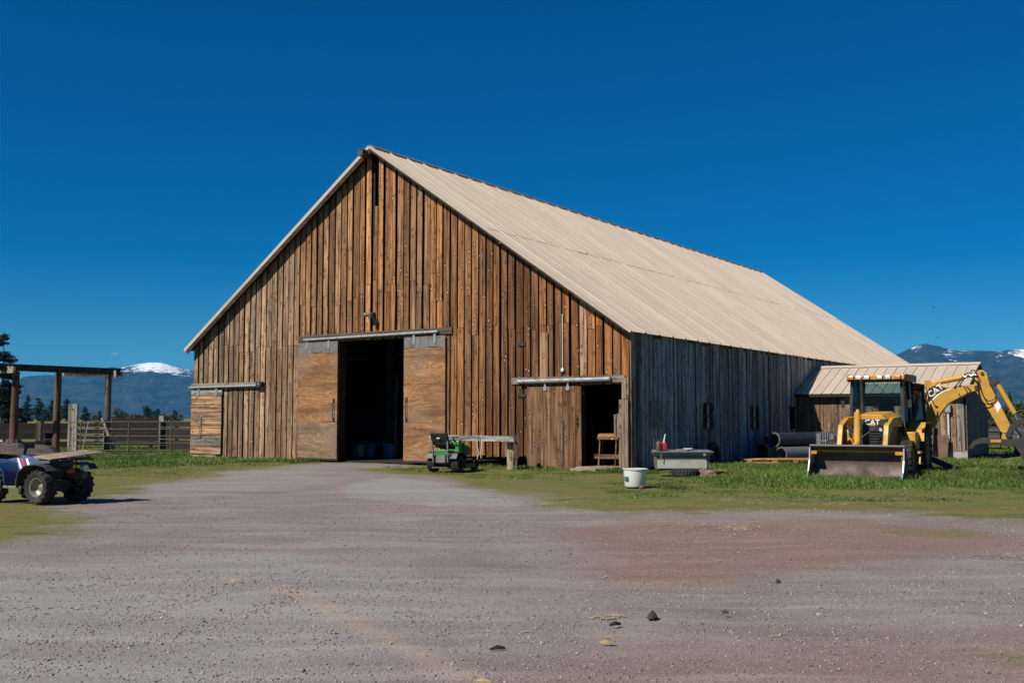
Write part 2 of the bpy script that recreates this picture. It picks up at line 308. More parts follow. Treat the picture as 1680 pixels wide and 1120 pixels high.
# ------------------------------------------------------------------ grass
def blade_mat():
    t = NT('grass_blade'); at = t.n('Attribute', attribute_name='tint'); t.fin(at.outputs['Color'], .55, 0, .3)
    tr = t.n('BsdfTranslucent'); t.l(at.outputs['Color'], tr.inputs[0]); ms = t.n('MixShader'); ms.inputs[0].default_value = .35
    t.l(t.b.outputs[0], ms.inputs[1]); t.l(tr.outputs[0], ms.inputs[2]); t.l(ms.outputs[0], t.out.inputs[0]); return t.m
BA, BG, BN = Vector((-13.111, 43.837)), np.array([.83395, -.55185]), np.array([.55185, .83395])   # barn front-left corner, along-gable and along-side directions
def barn_xy(x, y): q = np.stack([x+13.111, y-43.837], -1); return q@BG, q@BN
def grass(n, x0, x1, y0, y1, hfun, seed):
    r = np.random.default_rng(seed); x = r.uniform(x0, x1, n); y = r.uniform(y0, y1, n)
    u, v = barn_xy(x, y); g = masks(x, y)[0]; h = hfun(x, y, u, v, g)
    clump = .55+.45*wob(x, y, 2.6, 60)+.3*wob(x, y, 7, 61); k = (h > .012) & (r.random(n) < np.clip(clump, .12, 1)) & ~((u > -.05) & (u < 20.3) & (v > .02))
    x, y, h, g, clump = x[k], y[k], h[k], g[k], clump[k]; n = len(x); h = h*r.uniform(.5, 1.25, n)*(.7+.4*np.clip(clump, 0, 1.2)); a = r.uniform(0, 6.28, n); w = r.uniform(.006, .012, n)*(1+y*.012)
    le = r.uniform(.1, .75, n)*h; b = r.uniform(0, 6.28, n); z = ground_z(x, y)-.01
    dx, dy = np.cos(a)*w, np.sin(a)*w; lx, ly = np.cos(b)*le, np.sin(b)*le
    V = np.stack([np.stack([x-dx, y-dy, z], -1), np.stack([x+dx, y+dy, z], -1), np.stack([x+dx*.7+lx*.35, y+dy*.7+ly*.35, z+h*.6], -1), np.stack([x-dx*.7+lx*.35, y-dy*.7+ly*.35, z+h*.6], -1), np.stack([x+lx, y+ly, z+h], -1)], 1)
    F = np.array([(0, 1, 2), (0, 2, 3), (3, 2, 4)])[None] + np.arange(n)[:, None, None]*5
    c0 = np.array([.105, .215, .034]); c1 = np.array([.21, .285, .06]); c2 = np.array([.24, .21, .095])
    m = r.random((n, 1)); c = c0*(1-m)+c1*m; dry = (r.random(n) < .06+.4*(g < .8))[:, None]; c = np.where(dry, c*.45+c2*.55, c)*r.uniform(.65, 1.2, (n, 1))*(.8+.3*np.clip(wob(x, y, .8, 63), -1, 1))[:, None]
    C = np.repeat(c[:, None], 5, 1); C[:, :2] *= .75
    return V.reshape(-1, 3), F.reshape(-1, 3), C.reshape(-1, 3)
def h_right(x, y, u, v, g):      # lawn right of the drive, tall round the digger and along the side wall
    h = .050*sst(g, .5, .9)*sst(wob(x, y, 1.9, 79)+.5*wob(x, y*2.5, 5, 78), -.7, .6); t = sst(u, 20.3, 20.8)*sst(y+.35*wob(x, y, 1.1, 70), 23.6, 25.6)*sst(x, 4.0, 6.5)
    h = np.maximum(h, t*(.17+.07*wob(x, y, .9, 71))); near = sst(v, -2.6, -.3)*(u > 12)*(u < 20.2)
    return np.maximum(h, near*.13*(g > .6)*sst(wob(x, y, 1.4, 72), -.3, .3)) * (v < 15.9)
def h_left(x, y, u, v, g):
    h = .050*sst(g, .5, .9)*sst(wob(x, y*2, 2.4, 80), -.8, .6); near = sst(v, -2.6, -.5)*(u < 7.6); gate = sst(y+.5*wob(x, y, 1.2, 81), 34.2, 37.0)*(u < 6)*sst(-7.2-x, 0, 1.5)
    return np.maximum(h, np.maximum(near*.17, gate*.11)*(g > .5))
def h_mid(x, y, u, v, g): return .09*sst(v, -3.4, -.3)*(u > 6)*(u < 13.5)*sst(wob(x, y, 2.1, 75), .05, .5)*(g > .3)
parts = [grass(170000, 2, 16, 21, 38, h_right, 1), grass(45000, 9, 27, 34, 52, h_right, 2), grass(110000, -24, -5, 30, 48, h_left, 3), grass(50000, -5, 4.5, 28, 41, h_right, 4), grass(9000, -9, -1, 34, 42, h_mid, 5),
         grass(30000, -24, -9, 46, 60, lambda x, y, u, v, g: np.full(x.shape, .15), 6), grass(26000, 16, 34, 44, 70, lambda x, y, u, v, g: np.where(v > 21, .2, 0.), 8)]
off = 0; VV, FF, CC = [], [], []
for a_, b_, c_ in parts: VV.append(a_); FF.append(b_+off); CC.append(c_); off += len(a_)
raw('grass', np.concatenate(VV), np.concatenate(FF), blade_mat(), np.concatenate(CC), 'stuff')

# ------------------------------------------------------------------ mountains
def lerp_prof(pts, x): p = np.array(pts, float); return np.interp(x, p[:, 0], p[:, 1])
def mountain_mat():
    t = NT('forested_mountain'); at = t.n('Attribute', attribute_name='tint'); sp = t.n('SeparateColor'); t.l(at.outputs['Color'], sp.inputs[0])
    P = t.co((.001, .001, .0016), 'Pos', False); n = t.noise(P, 9, 6, .65); n3 = t.noise(P, 16, 5, .7); n2 = t.noise(P, 2.6, 4, .6)
    c = t.mix(t.ramp(n, .3, .7), (.004, .011, .009), (.045, .058, .042)); c = t.mix(t.ramp(n2, .55, .75, 0, .5), c, (.035, .045, .036))  # forest texture, its contrast raised to stand for sunlit and shaded ridges
    s = t.math('ADD', sp.outputs[0], t.math('MULTIPLY', t.math('SUBTRACT', n3, .5), 3.4)); return t.fin(t.mix(t.ramp(s, .62, .74), c, (.86, .87, .9)), .9, 0, .1)
MM = mountain_mat()
def mountain(prof, snow, R0, px0, px1, seed, near=.62, far=1.4):
    ax = np.linspace(px0, px1, 460); tt = np.linspace(0, 1, 84); A, T = np.meshgrid(ax, tt)
    rad = R0*np.where(T < .5, near+(1-near)*T*2, 1+(far-1)*(T-.5)*2)
    th = (A-840)/1740.9; y = rad/np.sqrt(1+th*th)*1.0; x = th*y
    H = (686-lerp_prof(prof, ax))/1740.9*R0/np.sqrt(1+((ax-840)/1740.9)**2); sh = np.where(T < .5, np.sin(np.clip(T*2, 0, 1)*np.pi/2)**1.35, np.cos(np.clip((T-.5)*2, 0, 1)*np.pi/2))
    r = np.random.default_rng(seed); z = np.zeros_like(x)
    nz = np.array([[mnoise.fractal(Vector((x[i, j]/1500, y[i, j]/1500, seed)), 1.0, 2.1, 6) for j in range(len(ax))] for i in range(len(tt))])
    z = H[None]*sh + nz*190*(sh*(1-sh)*4*.9 + .05) - 8*(1-np.minimum(sh*8, 1))
    top = np.clip((z/np.maximum(H[None], 1)-.62)/.38, 0, 1); sn = np.zeros_like(x)
    for (cx, wx, lo, amt) in snow: sn = np.maximum(sn, amt*np.exp(-((A-cx)/wx)**2)*sst(z/np.maximum(H[None], 1)+nz*.10, lo, lo+.14))
    idx = np.arange(x.size).reshape(x.shape); F = np.stack([idx[:-1, :-1], idx[:-1, 1:], idx[1:, 1:], idx[1:, :-1]], -1).reshape(-1, 4)
    raw('mountain', np.stack([x.ravel(), y.ravel(), z.ravel()], -1), F, MM, np.stack([sn.ravel()]*3, -1), 'structure', 1)
mountain([(-500, 660), (-200, 652), (-60, 648), (18, 641), (36, 629), (80, 622), (130, 617), (170, 610), (194, 606), (218, 601), (246, 597.5), (264, 598), (291, 606), (319, 611), (380, 622), (480, 640), (640, 655), (800, 668), (1000, 676)],
         [(256, 50, .66, 1.12), (205, 26, .82, .66), (300, 26, .82, .62), (160, 14, .8, .5)], 12500, -500, 1000, 4)
mountain([(1000, 680), (1200, 640), (1380, 605), (1468, 588), (1490, 578), (1510, 571), (1523, 569.5), (1540, 573), (1560, 579), (1580, 580.5), (1600, 579.5), (1640, 580), (1660, 577), (1680, 576), (1760, 572), (1900, 580), (2200, 610)],
         [(1503, 12, .78, .55), (1560, 12, .62, .5), (1580, 24, .80, .52), (1684, 28, .70, .9), (1640, 10, .7, .45)], 10500, 1000, 2200, 9)
# ------------------------------------------------------------------ barn
W_, L_, RX, RZ, EL, ER = 20.12, 39.4, 9.69, 11.44, 4.50, 4.32
TH = -0.584539
barn = thing('barn', 'big old barn of weathered brown boards under a tan ribbed steel roof', 'barn', (-13.111, 43.837, 0), TH)
def roof_z(x): return EL+(RZ-EL)*x/RX if x < RX else ER+(RZ-ER)*(W_-x)/(W_-RX)
def board(parent, x0, x1, z0, zt0, zt1, yf, th, color, ax='x', m=None, name='board', lean=0.0):
    b = MB(); l = lean
    if ax == 'x': b.hexa([(x0, yf, z0), (x1, yf, z0), (x1, yf+th, z0), (x0, yf+th, z0), (x0, yf+l, zt0), (x1, yf+l, zt1), (x1, yf+th+l, zt1), (x0, yf+th+l, zt0)])
    else: b.hexa([(yf-th, x0, z0), (yf, x0, z0), (yf, x1, z0), (yf-th, x1, z0), (yf-th-l, x0, zt0), (yf-l, x0, zt0), (yf-l, x1, zt1), (yf-th-l, x1, zt1)])
    return b.build(name, m or M['wood'], parent, 0, color=color)
def lerp3(a, b, t): return tuple(a[i]*(1-t)+b[i]*t for i in range(3))
def tint(x, z):     # weathering of the gable: greyer to the left and low down, redder to the right
    u = min(1, max(0, x/W_)); c = lerp3((.315, .208, .122), (.335, .160, .062), min(1, u*2.2))
    if u > .45: c = lerp3(c, (.290, .120, .040), min(1, (u-.45)*2.2))
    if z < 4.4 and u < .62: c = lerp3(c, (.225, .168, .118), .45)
    c = lerp3(c, (.21, .185, .16), max(0, random.gauss(.0, .16))); k = random.lognormvariate(.0, .24); c = tuple(v*k for v in c)
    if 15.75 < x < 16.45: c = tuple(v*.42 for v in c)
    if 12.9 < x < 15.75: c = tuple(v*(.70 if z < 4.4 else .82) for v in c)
    if random.random() < .12: c = tuple(v*.62 for v in c)
    return c
OPEN_X = [(8.02, 11.25, 4.45), (18.38, 19.78, 2.66)]
x = .0; k = 0; pitch = W_/67
for k in range(67):
    xa = k*pitch; w = pitch*random.uniform(.70, .86); x0 = xa+random.uniform(0, .02); x1 = min(x0+w, W_)
    xc = (x0+x1)/2; zb = .04+random.uniform(-.03, .05)
    if 13.15 < xc < 16.4: zb = .36+random.uniform(-.05, .04)
    for o0, o1, oz in OPEN_X:
        if o0 < xc < o1: zb = oz
    t0, t1 = roof_z(x0)-.02, roof_z(x1)-.02
    if abs(xc-9.83) < .16: t0 = t1 = 9.35; x0 += .06
    zj = 4.38+random.uniform(-.22, .22) if xc < 6.0 else 6.25+random.uniform(-.45, .45) if xc < 12.5 else random.choice([4.55, 5.7])+random.uniform(-.15, .15)
    yo = -.035-random.uniform(0, .022)
    if zb < zj-.4 and min(t0, t1) > zj+.35:
        tb = tint(xc, 4.2 if xc < 6 else 6); tb2 = jit(tb, .80, 1.05); board(barn, x0, x1, zb, zj, zj, yo, .028, tb2, lean=random.uniform(-.006, .006))
        dx = random.uniform(-.018, .018)
        board(barn, max(0, x0+dx), min(W_, x1+dx), zj+.012, t0, t1, yo-random.uniform(-.008, .012), .028, tb, lean=random.uniform(-.006, .006))
    else: board(barn, x0, x1, zb, t0, t1, yo, .028, tint(xc, zb+1), lean=random.uniform(-.005, .005))
    if 6.4 < xc < 12.6 and zb < 4 and t0 > 8: pass
# recessed boards behind the gaps, too narrow to tell apart; coloured as gap shade
ub = MB()
for k in range(68):
    x0 = max(0, k*pitch-.11); x1 = min(W_, k*pitch+.10); xc = (x0+x1)/2; zb = .02
    if 13.15 < xc < 16.4: zb = .30
    for o0, o1, oz in OPEN_X:
        if o0-.05 < xc < o1+.05: zb = oz
    t0, t1 = roof_z(x0)-.03, roof_z(x1)-.03; yo = random.choice([.02, .05, .08, .11])
    if abs(xc-9.75) < .16: t0 = t1 = 9.3
    ub.hexa([(x0, yo, zb), (x1, yo, zb), (x1, yo+.022, zb), (x0, yo+.022, zb), (x0, yo, t0), (x1, yo, t1), (x1, yo+.022, t1), (x0, yo+.022, t0)])
ub.build('under_boards', M['wood'], barn, 0, color=(.055, .036, .022), kind='stuff')
# side wall
WIN = [(5.50, 6.22, 1.25, 2.10), (10.06, 10.82, 1.18, 2.08), (14.45, 15.22, 1.16, 2.08)]
pitch2 = L_/131; ub = MB()
def side_split(y0, y1, z0, z1):
    out = [(z0, z1)]
    for a, b, c, d in WIN:
        if y1 > a+.08 and y0 < b-.08: out = [(z0, c), (d, z1)]
    return out
for k in range(131):
    w = pitch2*random.uniform(.74, .90); y0 = k*pitch2+random.uniform(0, .025); y1 = y0+w
    c = lerp3((.38, .385, .39), (.13, .115, .105), min(1, max(0, random.gauss(.30, .30)))); dp = random.uniform(.0, .03); big = random.random() < .2
    for z0, z1 in side_split(y0, y1, .05+random.uniform(-.04, .05), ER-.03):
        board(barn, y0, y1, z0, z1, z1, W_+.04+dp, .03, c, 'y', lean=random.uniform(-.012, .012))
    u0, u1 = k*pitch2-.09, k*pitch2+.10
    for z0, z1 in side_split(u0, u1, .02, ER-.05): ub.box(W_-.05, max(.06, u0), z0, W_-.028, u1, z1)
ub.build('under_boards', M['wood'], barn, 0, color=(.05, .047, .045), kind='stuff')
for i, (a, b, c, d) in enumerate(WIN):
    f = MB(); f.box(W_-.04, a-.05, c-.07, W_+.06, b+.05, c); f.box(W_-.04, a-.05, d, W_+.06, b+.05, d+.06); f.box(W_-.04, a-.06, c, W_+.055, a, d); f.box(W_-.04, b, c, W_+.055, b+.06, d)
    wn = f.build('window_frame', M['wood_y'], barn, 0, color=(.10, .095, .09))
    if i < 2:
        MB().box(W_-.02, a+.34, c+.0, W_+.0, a+.55, d-.0).build('board_scrap', M['wood'], wn, 0, color=(.62, .38, .24))
        MB().box(W_+.003, a, (c+d)/2-.04, W_+.03, b, (c+d)/2+.02).build('glazing_bar', M['wood_y'], wn, 0, color=(.06, .05, .045))
MB().box(W_+.075, 1.12, 1.28, W_+.10, 1.98, 1.74).box(W_+.082, 1.14, 1.76, W_+.107, 1.96, 2.16).build('patch_sheet', M['flash'], barn, 0, color=(.1, .1, .1))
# corner board, eave trim, far walls and the inside
board(barn, W_-.005, W_+.05, .0, ER-.04, ER-.04, -.075, .16, (.20, .12, .065), name='corner_board')
MB().box(W_-.02, .0, ER-.16, W_+.05, L_, ER-.02).build('eave_board', M['wood_y'], barn, 0, color=(.09, .06, .04))
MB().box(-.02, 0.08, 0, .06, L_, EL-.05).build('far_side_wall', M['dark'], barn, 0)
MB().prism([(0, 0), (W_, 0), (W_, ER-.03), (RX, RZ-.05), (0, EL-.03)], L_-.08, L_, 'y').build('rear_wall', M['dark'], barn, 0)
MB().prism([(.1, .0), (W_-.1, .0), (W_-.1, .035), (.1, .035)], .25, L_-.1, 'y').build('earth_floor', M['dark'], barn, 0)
for px in (6.4, 7.48, 13.2):
    for py in (.45, 4.6, 9.0, 13.4):
        if px == 7.48 and py > 1: continue
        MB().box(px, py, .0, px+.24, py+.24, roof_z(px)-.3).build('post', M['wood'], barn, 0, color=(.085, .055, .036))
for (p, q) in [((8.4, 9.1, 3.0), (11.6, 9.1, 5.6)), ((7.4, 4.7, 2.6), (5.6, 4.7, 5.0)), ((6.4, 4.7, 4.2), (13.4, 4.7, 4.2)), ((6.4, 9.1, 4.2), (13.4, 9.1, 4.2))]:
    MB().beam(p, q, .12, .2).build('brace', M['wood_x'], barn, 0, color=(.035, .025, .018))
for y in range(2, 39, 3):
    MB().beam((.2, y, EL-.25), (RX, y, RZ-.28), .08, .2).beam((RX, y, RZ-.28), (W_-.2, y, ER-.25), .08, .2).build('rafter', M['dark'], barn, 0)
MB().box(17.2, .7, .0, 17.26, 2.2, 3).build('partition', M['wood'], barn, 0, color=(.09, .05, .03)); MB().box(18.0, 3.2, 0, 20, 3.26, 3).build('partition', M['wood'], barn, 0, color=(.06, .035, .022))
# ---- roof: two courses of ribbed sheets on the right slope, seam a little below half way
nxr, nzr = (RZ-ER), (W_-RX); sl_len = math.hypot(nxr, nzr); ux, uz = (W_-RX)/sl_len, -(RZ-ER)/sl_len; vx, vz = -uz, ux
def slope_pt(d, h): return (RX+ux*d+vx*h, RZ+uz*d+vz*h)
RW = 1.0
def rib_profile(n_rib, wid):
    p = []; s = wid/n_rib
    for i in range(n_rib):
        a = i*s; p += [(a, .0)] + [(a+s*q+dq, hq) for q in (.17, .34, .51, .68) for dq, hq in ((-.03, 0), (-.01, .019), (.01, .019), (.03, 0))] + [(a+s-.15, .0), (a+s-.10, .052), (a+s-.045, .052)]
    return p + [(wid, .0)]
def panel_mesh(name, d0, d1, wid, nrib=1, right=True):
    pr = rib_profile(nrib, wid); v = []; f = []
    for d in (d0, d1):
        for y, h in pr: q = slope_pt(d, h+.06) if right else left_pt(d, h+.06); v.append((q[0], y, q[1]))
    n = len(pr)
    for i in range(n-1): f.append((i, i+1, n+i+1, n+i))
    me = bpy.data.meshes.new(name); me.from_pydata(v, [], f); me.materials.append(M['roof']); return me
lsl = math.hypot(RX, RZ-EL); lux, luz = -RX/lsl, -(RZ-EL)/lsl
def left_pt(d, h): return (RX+lux*d+(-luz)*h*-1, RZ+luz*d+(-lux)*h)
SEAM = 6.1; npan = int((L_+.7)/RW)
mu = panel_mesh('roof_panel', .0, SEAM+.12, RW); ml = panel_mesh('roof_panel', SEAM, sl_len+.22, RW)
for i in range(npan):
    for me, dz in ((ml, 0), (mu, .014)):
        o = link('roof_panel', me, None, barn, 0); o.location = (vx*dz, -.33+i*RW, vz*dz+random.uniform(-.004, .004)); o.rotation_euler = (random.uniform(-.0012, .0012), 0, random.uniform(-.0008, .0008))
ml2 = panel_mesh('far_roof_slope', .0, lsl+.28, RW*npan, npan, False); o = link('far_roof_slope', ml2, None, barn, 0); o.location = (0, -.33, 0)
q0, q1 = slope_pt(.02, .03), slope_pt(sl_len+.1, .03); MB().add([(q0[0], .01, q0[1]-.01), (q1[0], .01, q1[1]-.01), (q1[0], L_, q1[1]-.01), (q0[0], L_, q0[1]-.01), (q0[0], .01, q0[1]+.012), (q1[0], .01, q1[1]+.012), (q1[0], L_, q1[1]+.012), (q0[0], L_, q0[1]+.012)],
    [(0, 1, 2, 3), (4, 5, 6, 7), (0, 1, 5, 4), (1, 2, 6, 5), (2, 3, 7, 6), (3, 0, 4, 7)]).build('roof_deck', M['dark'], barn, 0)
q0, q1 = left_pt(.02, .03), left_pt(lsl+.1, .03); MB().prism([(q0[0], q0[1]-.02), (q1[0], q1[1]-.02), (q1[0], q1[1]+.01), (q0[0], q0[1]+.01)], .01, L_, 'y').build('roof_deck', M['dark'], barn, 0)  # dark deck added so the roof underside reads black through the doorway
# rake trims: pale edge over a barge board coloured dark as the overhang's shadow
def strip(name, pf, d0, d1, h0, h1, y0, y1, m, color=None):
    a, b, c, d = pf(d0, h0), pf(d1, h0), pf(d1, h1), pf(d0, h1)
    return MB().prism([a, b, c, d], y0, y1, 'y').build(name, m, barn, 0, color=color)
strip('rake_trim', slope_pt, -.02, sl_len+.2, .0, .105, -.36, -.325, M['roof']); strip('barge_board', slope_pt, 0, sl_len, -.07, -.003, -.345, -.31, M['wood_x'], (.05, .03, .02))
strip('rake_trim', left_pt, -.02, lsl+.28, -.005, .12, -.36, -.325, M['roof']); strip('barge_board', left_pt, 0, lsl+.2, -.16, -.008, -.345, -.31, M['wood_x'], (.05, .03, .02))
strip('soffit', slope_pt, .0, sl_len, .0, .02, -.31, .0, M['dark']); strip('soffit', left_pt, .0, lsl+.2, .0, .02, -.31, .0, M['dark'])
cap = MB().prism([slope_pt(.16, .125), slope_pt(-.03, .14), left_pt(.0, .17), left_pt(.20, .12), left_pt(.20, .10), slope_pt(-.03, .115), slope_pt(.16, .11)], -.30, L_+.3, 'y').build('ridge_cap', M['flash'], barn, 0)
MB().box(RX-.30, -.62, RZ-.30, RX-.08, .0, RZ-.06).build('ridge_beam', M['wood_y'], barn, 0, color=(.09, .075, .06))
MB().box(RX-.02, -.06, 8.2, RX+.05, -.02, 10.95).build('hoist_rail', M['dark'], barn, 0)
# ---- doors
def track(x0, x1, z, joints, y=-.17, r=.048):
    a = MB(); n = len(joints)+1; xs = [x0]+joints+[x1]
    tr = MB().tube([(x0, y, z), (x1, y, z+(x1-x0)*.006)], r, 8).build('door_track', M['track'], barn, 40)
    for xj in joints: MB().lathe([(r+.012, -.03), (r+.012, .03)], (xj, y, z+(xj-x0)*.006), 'x', 10).build('track_bracket', M['track'], tr, 40)
    return tr
MB().box(5.98, -.10, 4.50, 13.30, -.06, 4.74).build('track_board', M['wood_x'], barn, 0, color=(.09, .075, .06))
track(6.35, 12.75, 4.56, [8.1, 9.2, 9.95, 10.75, 11.4, 12.1])
def handle(parent, x, z0, z1, y):
    h = MB().tube([(x, y, z0), (x, y-.07, z0+.04), (x, y-.07, z1-.04), (x, y, z1)], .016, 6).box(x-.05, y-.008, z0-.09, x+.05, y+.004, z0+.06).box(x-.05, y-.008, z1-.06, x+.05, y+.004, z1+.09); return h.build('handle', M['iron'], parent, 40)
def big_door(x0, x1, hx, tone):
    d = MB().box(x0+.02, -.115, .14, x1-.02, -.075, 4.42).build('sliding_door', M['dark'], barn, 0)
    z = [.12, 1.45, 2.80, 4.06]
    for i in range(3):
        c = lerp3((.36, .188, .084), (.27, .205, .15), [tone, .12, .05][i]); c = jit(c, .88, 1.08)
        MB().box(x0, -.135-.002*i, z[i]+.004, x1, -.115, z[i+1]-.004).build('plywood_sheet', M['ply'], d, 0, color=c)
    n = 5
    for i in range(n):
        a = x0+(x1-x0)*i/n; MB().box(a+.006, -.142, 4.07+random.uniform(-.03, .02), a+(x1-x0)/n-.006, -.117, 4.46).build('metal_strip', M['flash'], d, 0)
    handle(d, hx, 1.55, 2.25, -.137)
    for xx in (x0+.45, x1-.45): MB().box(xx-.05, -.16, 4.2, xx+.05, -.145, 4.56).build('hanger', M['galv'], d, 0)
    MB().box(x0, -.13, .06, x1, -.08, .12).build('bottom_rail', M['iron'], d, 0)
big_door(6.05, 8.06, 7.90, .75); big_door(11.22, 13.05, 11.36, .12)
# small left door of horizontal planks
d = MB().box(.04, -.115, .16, 1.78, -.08, 2.50).build('sliding_door', M['dark'], barn, 0)
z = .16
for i, h in enumerate([.32, .30, .16, .34, .30, .26, .30, .20, .19]):
    c = random.choice([(.38, .22, .12), (.31, .19, .115), (.27, .19, .13)])
    if i in (1,): c = (.15, .13, .115)
    if i == 2: c = (.2, .15, .11)
    MB().box(-.02+random.uniform(-.01, .01), -.135-random.uniform(0, .008), z+.006, 1.80+random.uniform(-.01, .01), -.115, z+h-.006).build('plank', M['wood_x'], d, 0, color=c); z += h
MB().box(-.02, -.14, 2.54, 1.82, -.09, 2.74).build('top_plank', M['wood_x'], d, 0, color=(.22, .21, .20))
for xx in (.45, 1.5): MB().box(xx-.05, -.165, 2.5, xx+.05, -.142, 2.84).build('hanger', M['galv'], d, 0)
MB().tube([(.62, -.14, .8), (.62, -.20, .86), (.62, -.20, 1.62), (.62, -.14, 1.68)], .022, 6).build('handle', M['galv'], d, 40)
MB().box(-.02, -.13, .0, .12, -.05, .16).box(.12, -.11, .0, 1.5, -.06, .13).build('door_sill', M['wood_x'], d, 0, color=(.26, .20, .14))
MB().box(-.10, -.10, 2.84, 4.0, -.06, 3.02).build('track_board', M['wood_x'], barn, 0, color=(.20, .18, .16)); track(-.12, 3.95, 2.86, [.55, 2.0])
MB().box(3.85, -.24, 2.82, 4.12, -.07, 3.03).build('track_stop', M['wood_x'], barn, 0, color=(.10, .085, .07))
# right door: two sheets with upright grain
d = MB().box(16.42, -.115, .02, 18.42, -.08, 2.60).build('sliding_door', M['dark'], barn, 0)
MB().box(16.40, -.135, -.01, 17.74, -.115, 2.62).build('plywood_sheet', M['stained'], d, 0, color=(.20, .108, .055)); MB().box(17.76, -.142, -.01, 18.43, -.12, 2.62).build('plywood_sheet', M['stained'], d, 0, color=(.17, .09, .046))
MB().box(17.745, -.16, .1, 17.80, -.143, 1.55).build('joint_strip', M['iron'], d, 0)
for xx in (17.1, 17.95): MB().tube([(xx, -.145, 2.56), (xx, -.17, 2.56)], .075, 12).box(xx-.03, -.16, 2.5, xx+.03, -.145, 2.76).build('hanger', M['galv'], d, 40)
handle(d, 18.30, 1.4, 1.62, -.144)
MB().box(15.75, -.10, 2.72, 19.95, -.06, 2.94).build('track_board', M['wood_x'], barn, 0, color=(.19, .17, .15)); track(16.05, 19.5, 2.80, [16.3, 18.2, 19.45], r=.07)
# latch planks of the right door jamb
MB().box(19.80, -.20, .0, 20.11, -.08, 2.18).build('jamb_plank', M['wood'], barn, 0, color=(.26, .19, .14)); MB().box(19.86, -.13, 2.2, 20.10, -.062, 2.85).build('jamb_plank', M['wood'], barn, 0, color=(.22, .17, .13))
MB().box(19.62, -.19, 1.05, 19.70, -.11, 1.72).box(19.73, -.20, 1.02, 19.81, -.10, 1.75).build('latch_block', M['wood'], barn, 0, color=(.2, .15, .11))
MB().box(18.45, -.55, .0, 19.75, .9, .10).build('door_step', M['wood_x'], barn, 0, color=(.30, .24, .18)); MB().box(18.4, -.80, -.01, 19.3, -.60, .06).build('door_step', M['wood_x'], barn, 0, color=(.36, .31, .24))
MB().box(16.88, -.105, 2.86, 17.17, -.07, 4.38).build('shutter', M['wood'], barn, 0, color=(.26, .16, .09))
MB().box(16.0, -.085, 3.98, 16.27, -.062, 4.08).box(16.0, -.085, 2.30, 16.3, -.062, 2.4).build('hinge', M['iron'], barn, 0)
# wire pole and lamp on the gable
cn = thing('conduit', 'pale vertical conduit fixed to the upper gable boards above the right-hand door', 'conduit', barn.matrix_basis @ Vector((17.73, -.10, 3.15)), TH)
MB().tube([(0, 0, .05), (0, 0, 1.8)], .017, 6).build('pipe', M['white_plastic'], cn, 40); MB().lathe([(.0, -.08), (.055, -.05), (.06, .02), (.03, .06), (0, .07)], (0, 0, 0), 'z', 10).build('insulator', M['white_plastic'], cn, 40)
lp = thing('flood_lamp', 'twin flood lamp on the gable above the main doorway', 'lamp', barn.matrix_basis @ Vector((9.72, -.07, 5.34)), TH)
MB().box(-.07, -.1, -.09, .09, .0, .1).build('junction_box', M['iron'], lp, 0)
MB().lathe([(.03, .1), (.06, .02), (.085, -.16), (.075, -.17), (0, -.15)], (-.02, -.25, 0), 'x', 12).tube([(-.02, -.25, 0), (0, -.05, 0)], .02, 6).build('lamp_head', M['flash'], lp, 40)
MB().lathe([(.03, .14), (.07, .05), (.09, -.12), (0, -.1)], (.10, -.26, -.05), 'z', 12).tube([(.1, -.24, .06), (.02, -.08, .02)], .02, 6).build('lamp_head', M['iron'], lp, 40)
# ------------------------------------------------------------------ shed against the barn's side wall (barn axes: x away from the barn, y along it)
SX0, SX1, SY0, SY1, SRY = 20.22, 26.92, 15.42, 20.1, 18.05
shed = thing('lean_to_shed', 'low board shed with tan metal roof built against the barn side behind the digger', 'shed', (-13.111, 43.837, 0), TH)
def sroof(y): return 2.62+(3.86-2.62)*(y-15.05)/(SRY-15.05) if y < SRY else 3.86-.41*(y-SRY)
MB().box(SX0, SY0-.02, -.1, SX1+.03, SY0+.16, .34).build('foundation', M['concrete'], shed, 0)
x = SX0
while x < SX1-.1:
    w = random.uniform(.24, .33); x1 = min(x+w, SX1); c = lerp3((.235, .145, .085), (.22, .20, .18), random.random()**1.5)
    if x < 22.2: c = lerp3(c, (.17, .085, .05), .5)
    board(shed, x+.006, x1-.006, .30+random.uniform(-.02, .02), 2.52, 2.52, SY0-.03-random.uniform(0, .012), .028, c); x = x1
y = SY0
while y < SY1-.05:
    y1 = min(y+random.uniform(.22, .3), SY1); zt = sroof((y+y1)/2)-.12; board(shed, y+.01, y1-.01, .12, zt, zt, SX1+.03+random.uniform(0, .012), .03, lerp3((.20, .20, .205), (.12, .1, .09), random.random()), 'y'); y = y1
MB().prism([(SY0+.03, .05), (SY1, .05), (SY1, sroof(SY1)-.15), (SRY, sroof(SRY)-.15), (SY0+.03, 2.55)], SX1-.06, SX1-.005, 'x').prism([(SY0, .0), (SY0+.04, .0), (SY0+.04, 2.5), (SY0, 2.5)], SX0, SX1-.07, 'x').build('inner_lining', M['dark'], shed, 0)
MB().box(SX0, SY1-.06, .05, SX1-.07, SY1, 2.9).build('rear_wall', M['dark'], shed, 0)
def shed_panel(wid):
    p = []; 
    pr = [(0, 0), (wid-.05, 0), (wid-.035, .035), (wid-.012, .035), (wid, 0)]; v = []
    for yy in (15.05, SRY): v += [(a, yy, sroof(yy)+h) for a, h in pr]
    n = len(pr); f = [(i, i+1, n+i+1, n+i) for i in range(n-1)]
    me = bpy.data.meshes.new('roof_panel'); me.from_pydata(v, [], f); me.materials.append(M['roof']); return me
smesh = shed_panel(.405)
for i in range(17): o = link('roof_panel', smesh, None, shed, 0); o.location = (20.16+i*.405, random.uniform(-.01, .01), random.uniform(0, .004))
